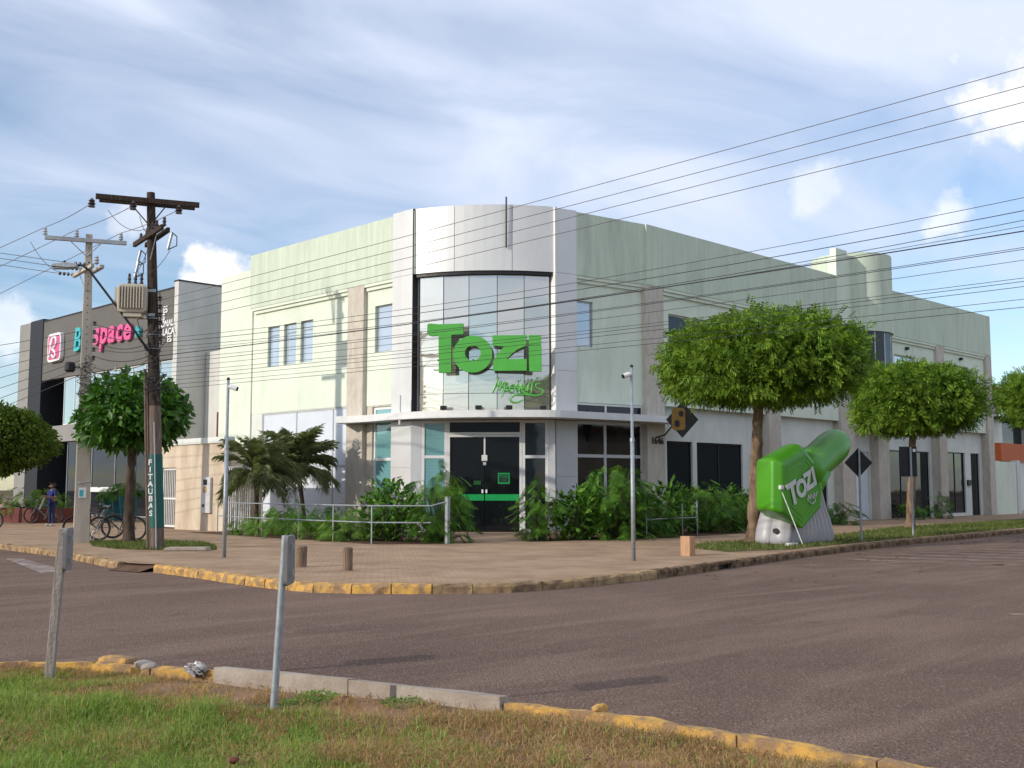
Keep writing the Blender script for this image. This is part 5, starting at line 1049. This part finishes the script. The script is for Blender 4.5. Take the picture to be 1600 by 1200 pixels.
for s_ in ([(1.72, 1.28), (1.78, 1.42), (1.84, 1.30), (1.90, 1.45), (1.97, 1.33), (2.05, 1.48), (2.12, 1.38), (2.2, 1.52)], [(1.78, 1.26), (1.95, 1.20), (2.12, 1.30), (2.0, 1.38)]):
    sq.tube([FI.p(p[0], 0.0, p[1]) for p in smooth_path(s_, 4)], 0.014, 5)
sq.build('script_lettering', M['inflate_white'], inf)
MB().tube([(0.58, -9.42, 1.62), (0.66, -10.0, 0.15)], 0.014, 6).build('tether', M['inflate_white'], inf); MB().box(0.50, 0.66, -9.50, -9.40, 1.56, 1.68).build('tether_patch', M['inflate_white'], inf, bevel=0.03)
# ------------------------------------------------------------------ bicycles
mat('tyre', (0.018, 0.018, 0.02), 0.8); mat('bike_black', (0.02, 0.02, 0.022), 0.3, spec=0.5); mat('bike_grey', (0.12, 0.13, 0.14), 0.3, metal=0.4); mat('bike_red', (0.30, 0.02, 0.03), 0.35, spec=0.5); mat('chrome', (0.5, 0.5, 0.5), 0.2, metal=0.9)
def bicycle(label, base, rz, mt, steer=0.0):
    t = thing('bicycle', label, 'bicycle', base, rz, 'bicycles parked before the gym'); fm = M[mt]
    F_, Rr = Vector((0.54, 0, 0.34)), Vector((-0.50, 0, 0.34))
    for c in (F_, Rr):
        ax = (0, 1, 0); w_ = MB().torus(c, ax, 0.315, 0.026, 32, 6).build('tyre', M['tyre'], t, local=True, smooth=True)
        rm = MB().torus(c, ax, 0.285, 0.011, 28, 5); 
        rm.build('rim', M['dark_metal'], w_, local=True); sp = MB()
        for k in range(16): a = 2*math.pi*k/16; sp.tube([c+Vector((0, 0.02*(-1)**k, 0)), c+Vector((0.285*math.cos(a), 0, 0.285*math.sin(a)))], 0.0022, 3, caps=False)
        sp.build('spokes', M['chrome'], w_, local=True); MB().tube([c+Vector((0, -0.05, 0)), c+Vector((0, 0.05, 0))], 0.022, 8).build('hub', M['chrome'], w_, local=True)
    hd0, hd1, bb, st0 = Vector((0.36, 0, 0.66)), Vector((0.32, 0, 0.80)), Vector((-0.06, 0, 0.30)), Vector((-0.22, 0, 0.76))
    fr_ = MB(); fr_.tube([bb, hd0], 0.022, 8); fr_.tube([st0+(bb-st0)*0.12, hd1-Vector((0.0, 0, 0.03))], 0.019, 8); fr_.tube([bb, st0], 0.018, 8); fr_.tube([hd0-Vector((0, 0, 0.03)), hd1+Vector((0, 0, 0.03))], 0.023, 8)
    for s in (-0.045, 0.045): fr_.tube([bb+Vector((0, s, 0)), Rr+Vector((0, s*1.2, 0))], 0.011, 6); fr_.tube([st0+Vector((0, s*0.5, -0.06)), Rr+Vector((0, s*1.2, 0))], 0.010, 6)
    fr_.build('frame', fm, t, local=True, smooth=True, angle=60)
    fk = MB()
    for s in (-0.05, 0.05): fk.tube([hd0+Vector((0.01, s, -0.03)), Vector((0.46, s, 0.48)), F_+Vector((0, s, 0))], 0.014, 6)
    fk.tube([hd1, hd1+Vector((-0.02, 0, 0.14))], 0.014, 6); fk.build('fork', fm, t, local=True)
    MB().tube([(0.36, -0.30, 0.98), (0.34, -0.12, 0.96), (0.34, 0.12, 0.96), (0.36, 0.30, 0.98)], 0.014, 8).tube([hd1+Vector((-0.02, 0, 0.12)), (0.34, 0, 0.96)], 0.016, 6).build('handlebar', M['chrome'], t, local=True)
    for s in (-1, 1): MB().tube([(0.36, 0.21*s, 0.972), (0.355, 0.31*s, 0.982)], 0.019, 8).build('grip', M['tyre'], t, local=True)
    MB().add([(-0.36, -0.07, 0.90), (-0.36, 0.07, 0.90), (-0.18, 0.05, 0.90), (-0.18, -0.05, 0.90), (-0.06, -0.018, 0.895), (-0.06, 0.018, 0.895), (-0.36, -0.06, 0.86), (-0.36, 0.06, 0.86), (-0.18, 0.035, 0.865), (-0.18, -0.035, 0.865), (-0.06, -0.012, 0.87), (-0.06, 0.012, 0.87)], [(0, 3, 2, 1), (3, 4, 5, 2), (6, 7, 8, 9), (9, 8, 11, 10), (0, 1, 7, 6), (1, 2, 8, 7), (2, 5, 11, 8), (5, 4, 10, 11), (4, 3, 9, 10), (3, 0, 6, 9)]).build('saddle', M['tyre'], t, local=True)
    MB().tube([st0, st0+Vector((-0.035, 0, 0.11))], 0.012, 6).build('seat_post', M['chrome'], t, local=True)
    MB().torus(bb+Vector((0, -0.05, 0)), (0, 1, 0), 0.085, 0.008, 20, 4).tube([bb+Vector((0, -0.06, 0)), bb+Vector((0.10, -0.07, -0.13))], 0.01, 5).tube([bb+Vector((0, 0.06, 0)), bb+Vector((-0.10, 0.07, 0.13))], 0.01, 5).build('crank', M['chrome'], t, local=True)
    for s in (-1, 1): MB().box(0.06*-s*-1 + (-0.06 if s < 0 else -0.14)+0.08, (-0.06 if s < 0 else -0.14)+0.06*-s*-1+0.16, s*0.08-0.03, s*0.08+0.03, 0.30-0.14*(-s)-0.01, 0.30-0.14*(-s)+0.01).build('pedal', M['tyre'], t, local=True)
    MB().tube([bb+Vector((0, -0.05, 0.085)), Rr+Vector((0, -0.05, 0.04))], 0.005, 4).tube([bb+Vector((0, -0.05, -0.085)), Rr+Vector((0, -0.05, -0.04))], 0.005, 4).build('chain', M['dark_metal'], t, local=True)
    return t
bicycle('black bicycle leaning behind the broad leaved tree trunk', (-9.98, 5.25, 0.14), R_(132), 'bike_black')
bicycle('black bicycle standing close behind the concrete pole', (-9.9, 6.9, 0.14), R_(160), 'bike_grey')
bicycle('grey bicycle behind the person at the gym front', (-5.2, 22.2, 0.14), R_(135), 'bike_grey')
bicycle('dark bicycle in the shade right of the person', (-3.6, 21.0, 0.14), R_(140), 'bike_black')
bicycle('red bicycle cut off by the left edge of the picture', (-9.75, 16.55, 0.14), R_(132+180), 'bike_red')
rk = thing('bicycle_rack', 'low looped steel rack by the black bicycle wheel', 'bicycle rack', (-10.7, 5.3, 0.14))
for k in range(3): MB().tube([at3((-10.75, 5.35), -0.15+k*0.16+0.13*math.cos(a_), 0, 0.14+0.30*math.sin(a_)) for a_ in [math.pi*j/10 for j in range(11)]], 0.011, 6).build('loop', M['steel'], rk)
# ------------------------------------------------------------------ person
def skin(name, verts, edges, radii, mt, parent, sub=2):
    me = bpy.data.meshes.new(name); me.from_pydata(verts, edges, []); o = obj(name, me, mt, parent)
    md = o.modifiers.new('skin', 'SKIN'); md.use_smooth_shade = True
    for i, r in enumerate(radii):
        sv = me.skin_vertices[0].data[i]; sv.radius = r if isinstance(r, tuple) else (r, r); sv.use_root = (i == 0)
    s = o.modifiers.new('sub', 'SUBSURF'); s.levels = s.render_levels = sub; return o
mat('skin', (0.20, 0.105, 0.065), 0.55, var=0.05); mat('hair', (0.012, 0.010, 0.009), 0.6); mat('shirt_blue', (0.010, 0.018, 0.14), 0.8, var=0.1, scale=9); mat('jeans', (0.018, 0.028, 0.075), 0.85, var=0.12, scale=9); mat('paper', (0.7, 0.7, 0.68), 0.7); mat('shoe', (0.55, 0.54, 0.52), 0.6)
pe = thing('person', 'person in blue shirt and dark jeans standing with paper in hand', 'person', (-6.34, 18.66, 0.14), R_(-165))
# local: facing +x, left is +y
bodyv = [(0, 0, 0.95), (0.0, 0, 1.15), (0, 0, 1.36), (0.015, 0, 1.44), (0.05, 0, 1.54), (0.05, 0, 1.62), (0, 0.09, 0.90), (0.02, 0.10, 0.50), (-0.01, 0.11, 0.09), (0.13, 0.12, 0.045), (0, -0.09, 0.90), (0.01, -0.10, 0.50), (-0.02, -0.11, 0.09), (0.12, -0.12, 0.045), (0, 0.17, 1.35), (0.03, 0.22, 1.10), (0.25, 0.12, 1.12), (0.32, 0.09, 1.15), (0, -0.17, 1.35), (0.03, -0.22, 1.10), (0.25, -0.10, 1.08), (0.32, -0.07, 1.10)]
be = [(0, 1), (1, 2), (2, 3), (3, 4), (4, 5), (0, 6), (6, 7), (7, 8), (8, 9), (0, 10), (10, 11), (11, 12), (12, 13), (2, 14), (14, 15), (15, 16), (16, 17), (2, 18), (18, 19), (19, 20), (20, 21)]
br = [(0.12, 0.10), (0.12, 0.09), (0.13, 0.10), 0.05, (0.085, 0.09), (0.075, 0.085), 0.085, 0.055, 0.038, 0.032, 0.085, 0.055, 0.038, 0.032, 0.055, 0.042, 0.032, 0.028, 0.055, 0.042, 0.032, 0.028]
skin('body', bodyv, be, br, M['skin'], pe)
skin('shirt', [bodyv[i] for i in (0, 1, 2)]+[(0, 0, 0.88), (0, 0.175, 1.36), (0.025, 0.225, 1.16), (0, -0.175, 1.36), (0.025, -0.225, 1.16), (0, 0, 1.42)], [(0, 1), (1, 2), (0, 3), (2, 4), (4, 5), (2, 6), (6, 7), (2, 8)], [(0.15, 0.125), (0.15, 0.12), (0.16, 0.125), (0.155, 0.13), 0.078, 0.062, 0.078, 0.062, 0.065], M['shirt_blue'], pe)
skin('trousers', [(0, 0, 0.96), (0, 0.09, 0.88), (0.02, 0.10, 0.50), (-0.01, 0.11, 0.10), (0, -0.09, 0.88), (0.01, -0.10, 0.50), (-0.02, -0.11, 0.10)], [(0, 1), (1, 2), (2, 3), (0, 4), (4, 5), (5, 6)], [(0.14, 0.12), 0.105, 0.075, 0.06, 0.105, 0.075, 0.06], M['jeans'], pe)
for s in (-1, 1): skin('shoe', [(-0.06, 0.115*s, 0.05), (0.06, 0.118*s, 0.05), (0.17, 0.122*s, 0.04)], [(0, 1), (1, 2)], [0.05, 0.05, 0.038], M['shoe'], pe)
skin('hair', [(0.02, 0, 1.60), (0.02, 0, 1.66), (-0.01, 0, 1.57)], [(0, 1), (0, 2)], [(0.095, 0.10), (0.07, 0.075), (0.075, 0.085)], M['hair'], pe)
hd = MB()
for s in (-1, 1):
    hd.lathe((0.13, 0.033*s, 1.585), [(0.004, -0.012), (0.013, 0), (0.004, 0.012)], 8)
hd.build('eyes', M['black'], pe, local=True); MB().add([(0.135, -0.014, 1.55), (0.135, 0.014, 1.55), (0.165, 0, 1.545), (0.138, 0, 1.59)], [(0, 1, 2), (0, 2, 3), (1, 3, 2)]).build('nose', M['skin'], pe, local=True); MB().box(0.125, 0.142, -0.025, 0.025, 1.515, 1.523).build('mouth', M['planter'], pe, local=True)
for s in (-1, 1):
    MB().lathe((0.05, 0.088*s, 1.57), [(0.012, -0.03), (0.02, 0), (0.012, 0.03)], 8).build('ear', M['skin'], pe, local=True)
    hb = (0.33, 0.08*s, 1.155 if s > 0 else 1.10); hm = MB().tube([hb, (hb[0]+0.07, hb[1]-0.005*s, hb[2]+0.01)], [0.026, 0.030], 8)
    for q in range(4): y_ = hb[1]+(q-1.5)*0.016; hm.tube([(hb[0]+0.065, y_, hb[2]+0.01), (hb[0]+0.11+0.006*(1.5-abs(q-1.5)), y_, hb[2]+0.02), (hb[0]+0.125+0.008*(1.5-abs(q-1.5)), y_-0.004*s, hb[2]-0.012)], [0.009, 0.0085, 0.007], 6)
    hm.tube([(hb[0]+0.02, hb[1]-0.022*s, hb[2]+0.015), (hb[0]+0.055, hb[1]-0.042*s, hb[2]+0.03), (hb[0]+0.085, hb[1]-0.04*s, hb[2]+0.025)], [0.011, 0.010, 0.008], 6); hm.build('hand', M['skin'], pe, local=True, smooth=True)
pp = tag(MB().add([(x, y, z) for x, y, z in ((-6.78, 18.35, 1.25), (-6.62, 18.62, 1.25), (-6.74, 18.75, 0.80), (-6.92, 18.46, 0.80))]+[(x-0.01, y+0.005, z) for x, y, z in ((-6.78, 18.35, 1.25), (-6.62, 18.62, 1.25), (-6.74, 18.75, 0.80), (-6.92, 18.46, 0.80))], [(0, 1, 2, 3), (7, 6, 5, 4), (0, 4, 5, 1), (1, 5, 6, 2), (2, 6, 7, 3), (3, 7, 4, 0)]).build('paper_sheet', M['paper']), 'white sheet of paper held by the person in blue', 'paper')
# pots, planter
for k, (x, y, r, h) in enumerate(((-1.2, 23.6, 0.42, 1.15), (-1.6, 22.0, 0.42, 1.15), (-0.9, 25.3, 0.38, 1.0))):
    t = thing('plant_pot', ['tall teal plant pot behind the tree trunk, middle of three', 'tall teal plant pot nearest the wooden pole', 'tall teal plant pot farthest left by the gym glass'][k], 'plant pot', (x, y, 0.14), 0, 'teal plant pots'); MB().lathe((0, 0, 0), [(r*0.72, 0), (r, h), (r*0.9, h), (r*0.85, h-0.1)], 18).build('pot', M['teal_pot'], t, local=True, smooth=True, angle=40)
    philo(['leafy plant in the middle teal pot', 'leafy plant in the teal pot nearest the wooden pole', 'leafy plant in the leftmost teal pot'][k], (x, y, 0.14+h-0.1), 0.75, 0.5, 50, 60+k, 0.8, name='potted_plant', cat='plant', group='plants in teal pots')
pb = thing('brick_planter', 'low dark red planter wall at the left edge under the dense tree', 'planter', (-5, 26, 0.14)); MB().box(-5.6, -5.35, 22.6, 30.0, 0.1, 0.75).build('front', M['planter'], pb); MB().box(-5.34, -3.0, 22.6, 22.85, 0.1, 0.75).build('side', M['planter'], pb); MB().box(-5.34, -3.0, 22.86, 30.0, 0.1, 0.62).build('soil', M['soil'], pb)
philo('green shrubs filling the red planter at the left edge', (-4.4, 25.5, 0.6), 1.1, 1.6, 150, 70, 0.8, name='planter_shrub', lf='leaf_cover', group='shrubs in the red planter')
sb = tag(MB().prism([(-0.5, 0.0), (0.5, 0.0), (0.48, 0.07), (-0.46, 0.07)], Fr((-11.0, -0.55), (0.75, -0.66)), -0.25, 0.25).build('concrete_slab', M['concrete'], None, bevel=0.01), 'broken pale concrete slab lying beside the wooden pole', 'slab'); sb.location.z = 0.15
# ------------------------------------------------------------------ right background
ob = thing('orange_building', 'white house with an orange band at the right edge', 'building', (52, 4, 0.14)); FO = Fr((0, 4.0), (1, 0))
MB().fbox(FO, 48.9, 66, -6, 0, Z0, 3.38).build('lower_wall', M['white_wall'], ob); mat('orange', (0.52, 0.105, 0.02), 0.6, var=0.05); mat('roof_tile', (0.28, 0.075, 0.045), 0.85, var=0.2, scale=6, bump=0.6, bscale=9)
MB().fbox(FO, 48.9, 66, -5, 0.15, 3.384, 4.54).build('orange_band', M['orange'], ob); MB().fbox(FO, 49.5, 66, -5, -0.5, 4.544, 6.0).build('dark_upper', M['glass_dark'], ob)
for x in (48.92, 54.2, 59.5): MB().fbox(FO, x, x+0.55, -0.6, 0.05, 4.544, 6.08).build('pillar', M['white_wall'], ob)
MB().fbox(FO, 48.5, 66.5, -6.5, 0.4, 6.084, 6.25).build('eave', M['dark_metal'], ob)
hr = thing('red_roof_house', 'red tiled gable roof behind the far end of the green building', 'building', (54, 12, 0.14)); FH = Fr((0, 9.0), (1, 0))
MB().fbox(FH, 49.5, 62, -8, 0, Z0, 9.0).build('wall', M['stone'], hr); m = MB(); m.add([(48.8, 8.4, 9.1), (62.5, 8.4, 9.1), (62.5, 13, 11.0), (48.8, 13, 11.0), (48.8, 17.6, 9.1), (62.5, 17.6, 9.1), (48.8, 8.4, 9.0), (62.5, 8.4, 9.0), (48.8, 17.6, 9.0), (62.5, 17.6, 9.0)], [(0, 1, 2, 3), (3, 2, 5, 4), (0, 6, 7, 1), (4, 5, 9, 8), (0, 3, 4, 8, 6), (1, 7, 9, 5, 2), (6, 8, 9, 7)]); m.build('roof', M['roof_tile'], hr)
fw_ = thing('side_gate_wall', 'low grey green wall at the far end of the building', 'wall', (41, 0, 0.14)); MB().fbox(Fr((0, 0.2), (1, 0)), 38.3, 41.6, -0.25, 0, Z0, 3.1).build('wall', M['wall_green'], fw_); MB().fbox(Fr((0, 0.2), (1, 0)), 41.604, 42.1, -0.3, 0.05, Z0, 3.2).build('pier', M['silver_dull'], fw_)
# unseen houses and trees across the streets, added to fill and darken glass reflections
for k, (x, y, wx, wy, h, mt, lb) in enumerate(((-54, -32, 12, 14, 8.0, 'white_wall', 'cream house across the street mirrored in the curved glass'), (-38, -54, 14, 12, 7.5, 'stone', 'tan house across the street mirrored in the curved glass'), (-62, -8, 14, 20, 6.0, 'cream_wall', 'ochre house across the street mirrored at the left of the glass'), (-50, 34, 16, 24, 6.0, 'gym_side', 'grey house across the left street facing the gym'), (-48, 66, 16, 26, 6.5, 'cream_wall', 'far cream house across the left street'), (22, -36, 22, 10, 5.5, 'cream_wall', 'cream house across the right hand street'), (52, -34, 26, 10, 6.5, 'gym_grey', 'dark house across the right hand street'))):
    t = thing('opposite_house', lb, 'house', (x, y, 0.0), 0, 'houses across the street'); MB().box(x-wx/2, x+wx/2, y-wy/2, y+wy/2, -0.05, h).build('wall', M[mt], t); MB().box(x-wx/2-0.5, x+wx/2+0.5, y-wy/2-0.5, y+wy/2+0.5, h+0.003, h+0.3).build('roof', M['roof_tile'] if k else M['roof_grey'], t)
    for j in range(3):
        yy = y-wy/2+wy*(0.2+0.3*j); MB().box(x+wx/2+0.003, x+wx/2+0.06, yy-0.9, yy+0.9, 1.0, 2.6).build('window', M['glass_dark'], t)
for k, (x, y, lb) in enumerate(((4, -26, 'garden tree across the right hand street, nearest the crossing'), (36, -25, 'garden tree across the right hand street, farther along'), (-33, -38, 'garden tree across the junction mirrored in the glass doors'), (-44, -22, 'garden tree before the cream house across the street'), (-40, 50, 'garden tree across the left street'))):
    t = thing('garden_tree', lb, 'tree', (x, y, 0), 0, 'trees across the street'); V, F_ = leaf_quads(1500, (x, y, 4.4), (3.0, 3.0, 2.4), 0.65, 90+k, None, 0.3, 0.55, shell=0.3); obj('crown', leaf_mesh('crown', V, F_, (x, y, 0)), M['leaf_dark'], t); trunk_mesh((x, y, 0), (x, y, 3.8), 0.25, 0.14, [(x+1.2, y, 4.6), (x-1.0, y+0.8, 4.8), (x, y-1.1, 4.7)], 90+k).build('trunk', M['bark_dark'], t)
# ------------------------------------------------------------------ verge grass on the pavement
rngg = np.random.default_rng(3)
def pip(x, y, poly):
    c = False; j = len(poly)-1
    for i in range(len(poly)):
        if ((poly[i][1] > y) != (poly[j][1] > y)) and (x < (poly[j][0]-poly[i][0])*(y-poly[i][1])/(poly[j][1]-poly[i][1]+1e-12)+poly[i][0]): c = not c
        j = i
    return c
def blades(P, hs, wd, lean, seed):
    """P: n x 3 base points, hs: heights -> bent two-segment blades"""
    rng = np.random.default_rng(seed); n = len(P); a = rng.uniform(0, 2*np.pi, n); la = rng.uniform(0, 2*np.pi, n); ln = np.abs(rng.normal(0, lean, n))
    side = np.stack([np.cos(a), np.sin(a), np.zeros(n)], 1)*(wd*rng.uniform(0.6, 1.3, n))[:, None]; ld = np.stack([np.cos(la), np.sin(la), np.zeros(n)], 1)
    up = np.array((0, 0, 1.0)); m1 = P+up*(hs*0.55)[:, None]+ld*(ln*hs*0.35)[:, None]; tp_ = P+up*(hs*np.clip(1-ln*0.35, 0.25, 1))[:, None]+ld*(ln*hs*1.1)[:, None]
    V = np.stack([P-side, P+side, m1+side*0.75, m1-side*0.75, tp_], 1).reshape(-1, 3); i = np.arange(n)*5
    q = np.stack([i, i+1, i+2, i+3], 1); t = np.stack([i+3, i+2, i+4], 1)
    me = bpy.data.meshes.new('blades'); F_ = q.tolist()+t.tolist(); me.from_pydata(V.tolist(), [], F_); return me
def patch(name, label, poly, n, h, mt='grass_verge', z=0.146, wd=0.006):
    xs = [p[0] for p in poly]; ys = [p[1] for p in poly]; P = []
    while len(P) < n:
        x, y = rngg.uniform(min(xs), max(xs)), rngg.uniform(min(ys), max(ys))
        if pip(x, y, poly): P.append((x, y, z))
    o = obj(name, blades(np.array(P), rngg.uniform(0.4, 1.0, n)*h, wd, 0.6, 5), M[mt]); tag(o, label, 'grass', kind='stuff')
v1 = [(-11.7, 3.0), (-10.9, 5.0), (-9.2, 4.6), (-8.9, 2.6), (-9.3, 1.2), (-10.3, -0.7), (-11.3, -0.3), (-11.9, 1.2)]
v2 = [(-2.5, -9.9), (-1.6, -8.0), (0.5, -7.2), (3.0, -7.4), (8, -7.0), (16, -5.2), (34, -4.6), (34, -7.6), (16, -8.9), (7.5, -9.6), (3.0, -9.95), (-0.5, -10.35)]
for v in (v1, v2): sheet('verge', v, 0.144, M['verge'])
patch('grass', 'short grass round the broad leaved tree and wooden pole', v1, 5200, 0.10, wd=0.010); patch('grass', 'grass verge under the street trees and inflatable', v2, 17000, 0.12, wd=0.012)
# ------------------------------------------------------------------ grass island in the foreground
MK = [(-24.5, -12.2), (-22.4, -13.6), (-20.38, -14.62), (-19.85, -15.1), (-19.42, -16.1), (-19.25, -16.4), (-18.95, -17.3), (-18.72, -18.1), (-18.50, -18.95), (-18.30, -19.45), (-18.21, -20.2), (-18.18, -21.03), (-18.16, -21.87), (-18.16, -26.0)]
ik = thing('island_kerb', None, None); tag(ik, kind='structure')
def kmat(p): return M['concrete'] if -18.95 < p.y < -16.38 else M['kerb_yellow']
kerb_stones(ik, MK[:6], 0.62, 0.13, 0.13, kmat, -1, 0.028); kerb_stones(ik, MK[5:9], 1.25, 0.15, 0.17, kmat, -1, 0.014); kerb_stones(ik, MK[8:], 0.85, 0.12, 0.125, kmat, -1, 0.022)
ck = MB().fbox(Fr((-19.78, -15.2), (0.33, -0.95)), 0, 0.33, -0.15, 0.02, 0.03, 0.19).build('kerb_stone', M['kerb_yellow'], ik, bevel=0.035); ck.rotation_euler = (0.0, 0.0, 0.0); ck.scale = (1, 1, 0.86)
def kx(y):
    for i in range(len(MK)-1):
        if MK[i][1] >= y >= MK[i+1][1]: t = (y-MK[i][1])/(MK[i+1][1]-MK[i][1]); return MK[i][0]+(MK[i+1][0]-MK[i][0])*t
    return MK[-1][0]
def gz(x, y): return 0.06+0.025*min(1, max(0, (kx(y)-x-0.1)/0.6))+0.02*math.sin(x*2.3+1)*math.sin(y*1.9)+0.012*math.sin(x*6.1+y*4.3)
st_ = 0.12; V = []; Fc = []; nx, ny = 62, 104; idx = {}
for j in range(ny+1):
    y = -12.4-j*st_; xr = kx(y)-0.10
    for i in range(nx+1): x = xr-i*st_; V.append((x, y, gz(x, y)-(0.03 if i == 0 else 0)))
for j in range(ny):
    for i in range(nx): a = j*(nx+1)+i; Fc.append((a, a+1, a+nx+2, a+nx+1))
isl = MB().add(V, Fc).build('grass_island', M['turf'], None, smooth=True); tag(isl, kind='structure')
cx_, cy_ = -24.06, -24.55
def vis(x, y):
    dx, dy = x-cx_, y-cy_; f_ = dx*FV[0]+dy*FV[1]; r = dx*RV[0]+dy*RV[1]; return f_ > 5.4 and abs(r) < f_*0.50
Pg, Pd = [], []; rr = np.random.default_rng(12)
def pn(x, y): return 0.5+0.25*math.sin(x*3.1+y*1.7)+0.15*math.sin(x*7.3-y*5.1+2)+0.10*math.sin(x*13-y*11)
while len(Pg)+len(Pd) < 92000:
    y = rr.uniform(-22.8, -13.6); x = kx(y)-0.17-rr.random()*3.7
    if not vis(x, y): continue
    d_ = kx(y)-0.12-x; dn = d_+0.55*(pn(x, y)-0.5)
    if y > -16.2: dry = 0.22+0.9*max(0, 0.55-d_)+0.25*(pn(x*0.7, y*0.9) > 0.6); bare = 0.15
    elif y > -19.0: dry = 1.0 if dn < 0.95 else (0.82 if dn < 1.45 else 0.32); bare = 0.96 if dn < 0.75 and pn(x*1.3, y*1.3) < 0.68 else (0.7 if dn < 1.1 else 0.1)
    else: dry = 0.97 if dn < 1.15 else (0.80 if dn < 1.7 else 0.42); bare = (0.75 if pn(x*1.7, y*1.1) < 0.42 else 0.3) if dn < 1.1 else 0.12
    if math.hypot(x+19.74, y+17.87) < 0.22: bare = 0.97
    if rr.random() < bare: continue
    (Pd if rr.random() < dry*0.95+0.05 else Pg).append((x, y, gz(x, y)-0.005))
Pg, Pd = np.array(Pg), np.array(Pd)
hg = np.array([(0.035+0.065*pn(p[0], p[1]))*rr.uniform(0.45, 1.35)*min(1, 0.45+(kx(p[1])-p[0])*1.1) for p in Pg]); hd_ = rr.uniform(0.02, 0.075, len(Pd))
o = obj('grass', blades(Pg, hg, 0.0040, 0.85, 1), M['grass_green']); tag(o, 'green grass blades of the foreground island', 'grass', kind='stuff')
o = obj('dry_grass', blades(Pd, hd_, 0.0030, 1.3, 2), M['grass_dry']); tag(o, 'dry straw coloured grass along the island kerb', 'grass', kind='stuff')
# small green weeds on the bare soil
for k, (x, y, lb) in enumerate(((-19.50, -17.85, 'low green weed at the foot of the round sign post'), (-18.98, -18.35, 'flat green weed on bare soil before the concrete kerb'), (-19.25, -17.7, 'small weed tuft between sign post and concrete kerb'))):
    V, F_ = leaf_quads(420, (0, 0, 0.015), (0.20-0.03*k, 0.16, 0.025), 0.024, 80+k); t = thing('weed', lb, 'weed', (x, y, gz(x, y)), 0, 'weeds on the island'); obj('foliage', leaf_mesh('foliage', V, F_), M['leaf_cover'], t)
# loose stones, litter and leaves
def rock(label, p, s, mt, seed):
    me = bpy.data.meshes.new('stone'); bm = bmesh.new(); bmesh.ops.create_icosphere(bm, subdivisions=2, radius=1.0); rg_ = random.Random(seed); ks = [(Vector((rg_.gauss(0, 1), rg_.gauss(0, 1), rg_.gauss(0, 1))).normalized(), rg_.uniform(0.6, 0.95)) for _ in range(9)]
    for v in bm.verts:
        for k_, c_ in ks:
            dd = v.co.dot(k_)
            if dd > c_: v.co -= k_*(dd-c_)
        v.co = Vector((v.co.x*s[0], v.co.y*s[1], v.co.z*s[2]))
    bm.to_mesh(me); bm.free(); return tag(obj('stone', me, M[mt], None, p), label, 'stone')
rock('small pale broken stone lying on the yellow island kerb', (-18.33, -19.62, 0.135), (0.07, 0.05, 0.035), 'kerb_yellow', 3)
rock('white broken concrete lump beside the yellow kerb chunk', (-19.62, -15.75, 0.13), (0.10, 0.13, 0.05), 'concrete', 5)
rock('reddish clod lying in the foreground grass', (-20.75, -19.05, 0.11), (0.035, 0.03, 0.02), 'planter', 7)
# crumpled plastic bag
bmb = bmesh.new(); bmesh.ops.create_icosphere(bmb, subdivisions=4, radius=1.0); rg_ = random.Random(2)
for v in bmb.verts: n_ = 0.75+0.25*math.sin(v.co.x*7+v.co.y*5)*math.sin(v.co.y*9-v.co.z*6)+0.12*math.sin(v.co.x*17+v.co.z*13); v.co = Vector((v.co.x*0.10*n_, v.co.y*0.13*n_, v.co.z*0.065*n_))
me = bpy.data.meshes.new('plastic_bag'); bmb.to_mesh(me); bmb.free(); mat('plastic', (0.55, 0.53, 0.52), 0.35, col2=(0.22, 0.19, 0.17), scale=20, spec=0.6)
tag(obj('plastic_bag', me, M['plastic'], None, (-19.45, -16.28, 0.14)), 'crumpled clear plastic bag where the yellow kerb ends', 'litter')
V = []; Fc = []; rg_ = np.random.default_rng(44)
mat('dead_leaf', (0.26, 0.14, 0.07), 0.85, island=0.8)
for k in range(150):
    t = rg_.random()
    if k < 95: x = rg_.uniform(-8, 12); y = -12.2-abs(rg_.normal(0, 1.9))+0.13*(x+8)*0.9
    elif k < 115: x = rg_.uniform(-14.5, -14.1); y = rg_.uniform(-10, -4)
    else: y = rg_.uniform(-22, -16.5); x = kx(y)-rg_.uniform(0.2, 1.5)
    z = 0.012 if k < 115 else gz(x, y)+0.035; s = rg_.uniform(0.02, 0.05)*(1.3 if k < 95 else 0.8); a = rg_.uniform(0, 6.28); c_, s_ = math.cos(a)*s, math.sin(a)*s; b = len(V)
    V += [(x-c_, y-s_, z), (x+s_*0.5, y-c_*0.5, z+0.3*s), (x+c_, y+s_, z+0.1*s), (x-s_*0.5, y+c_*0.5, z+0.25*s)]; Fc += [(b, b+1, b+2), (b, b+2, b+3)]
me = bpy.data.meshes.new('fallen_leaves'); me.from_pydata(V, [], Fc); tag(obj('fallen_leaves', me, M['dead_leaf']), 'scattered dead leaves and bits on road and island', 'leaves', kind='stuff')
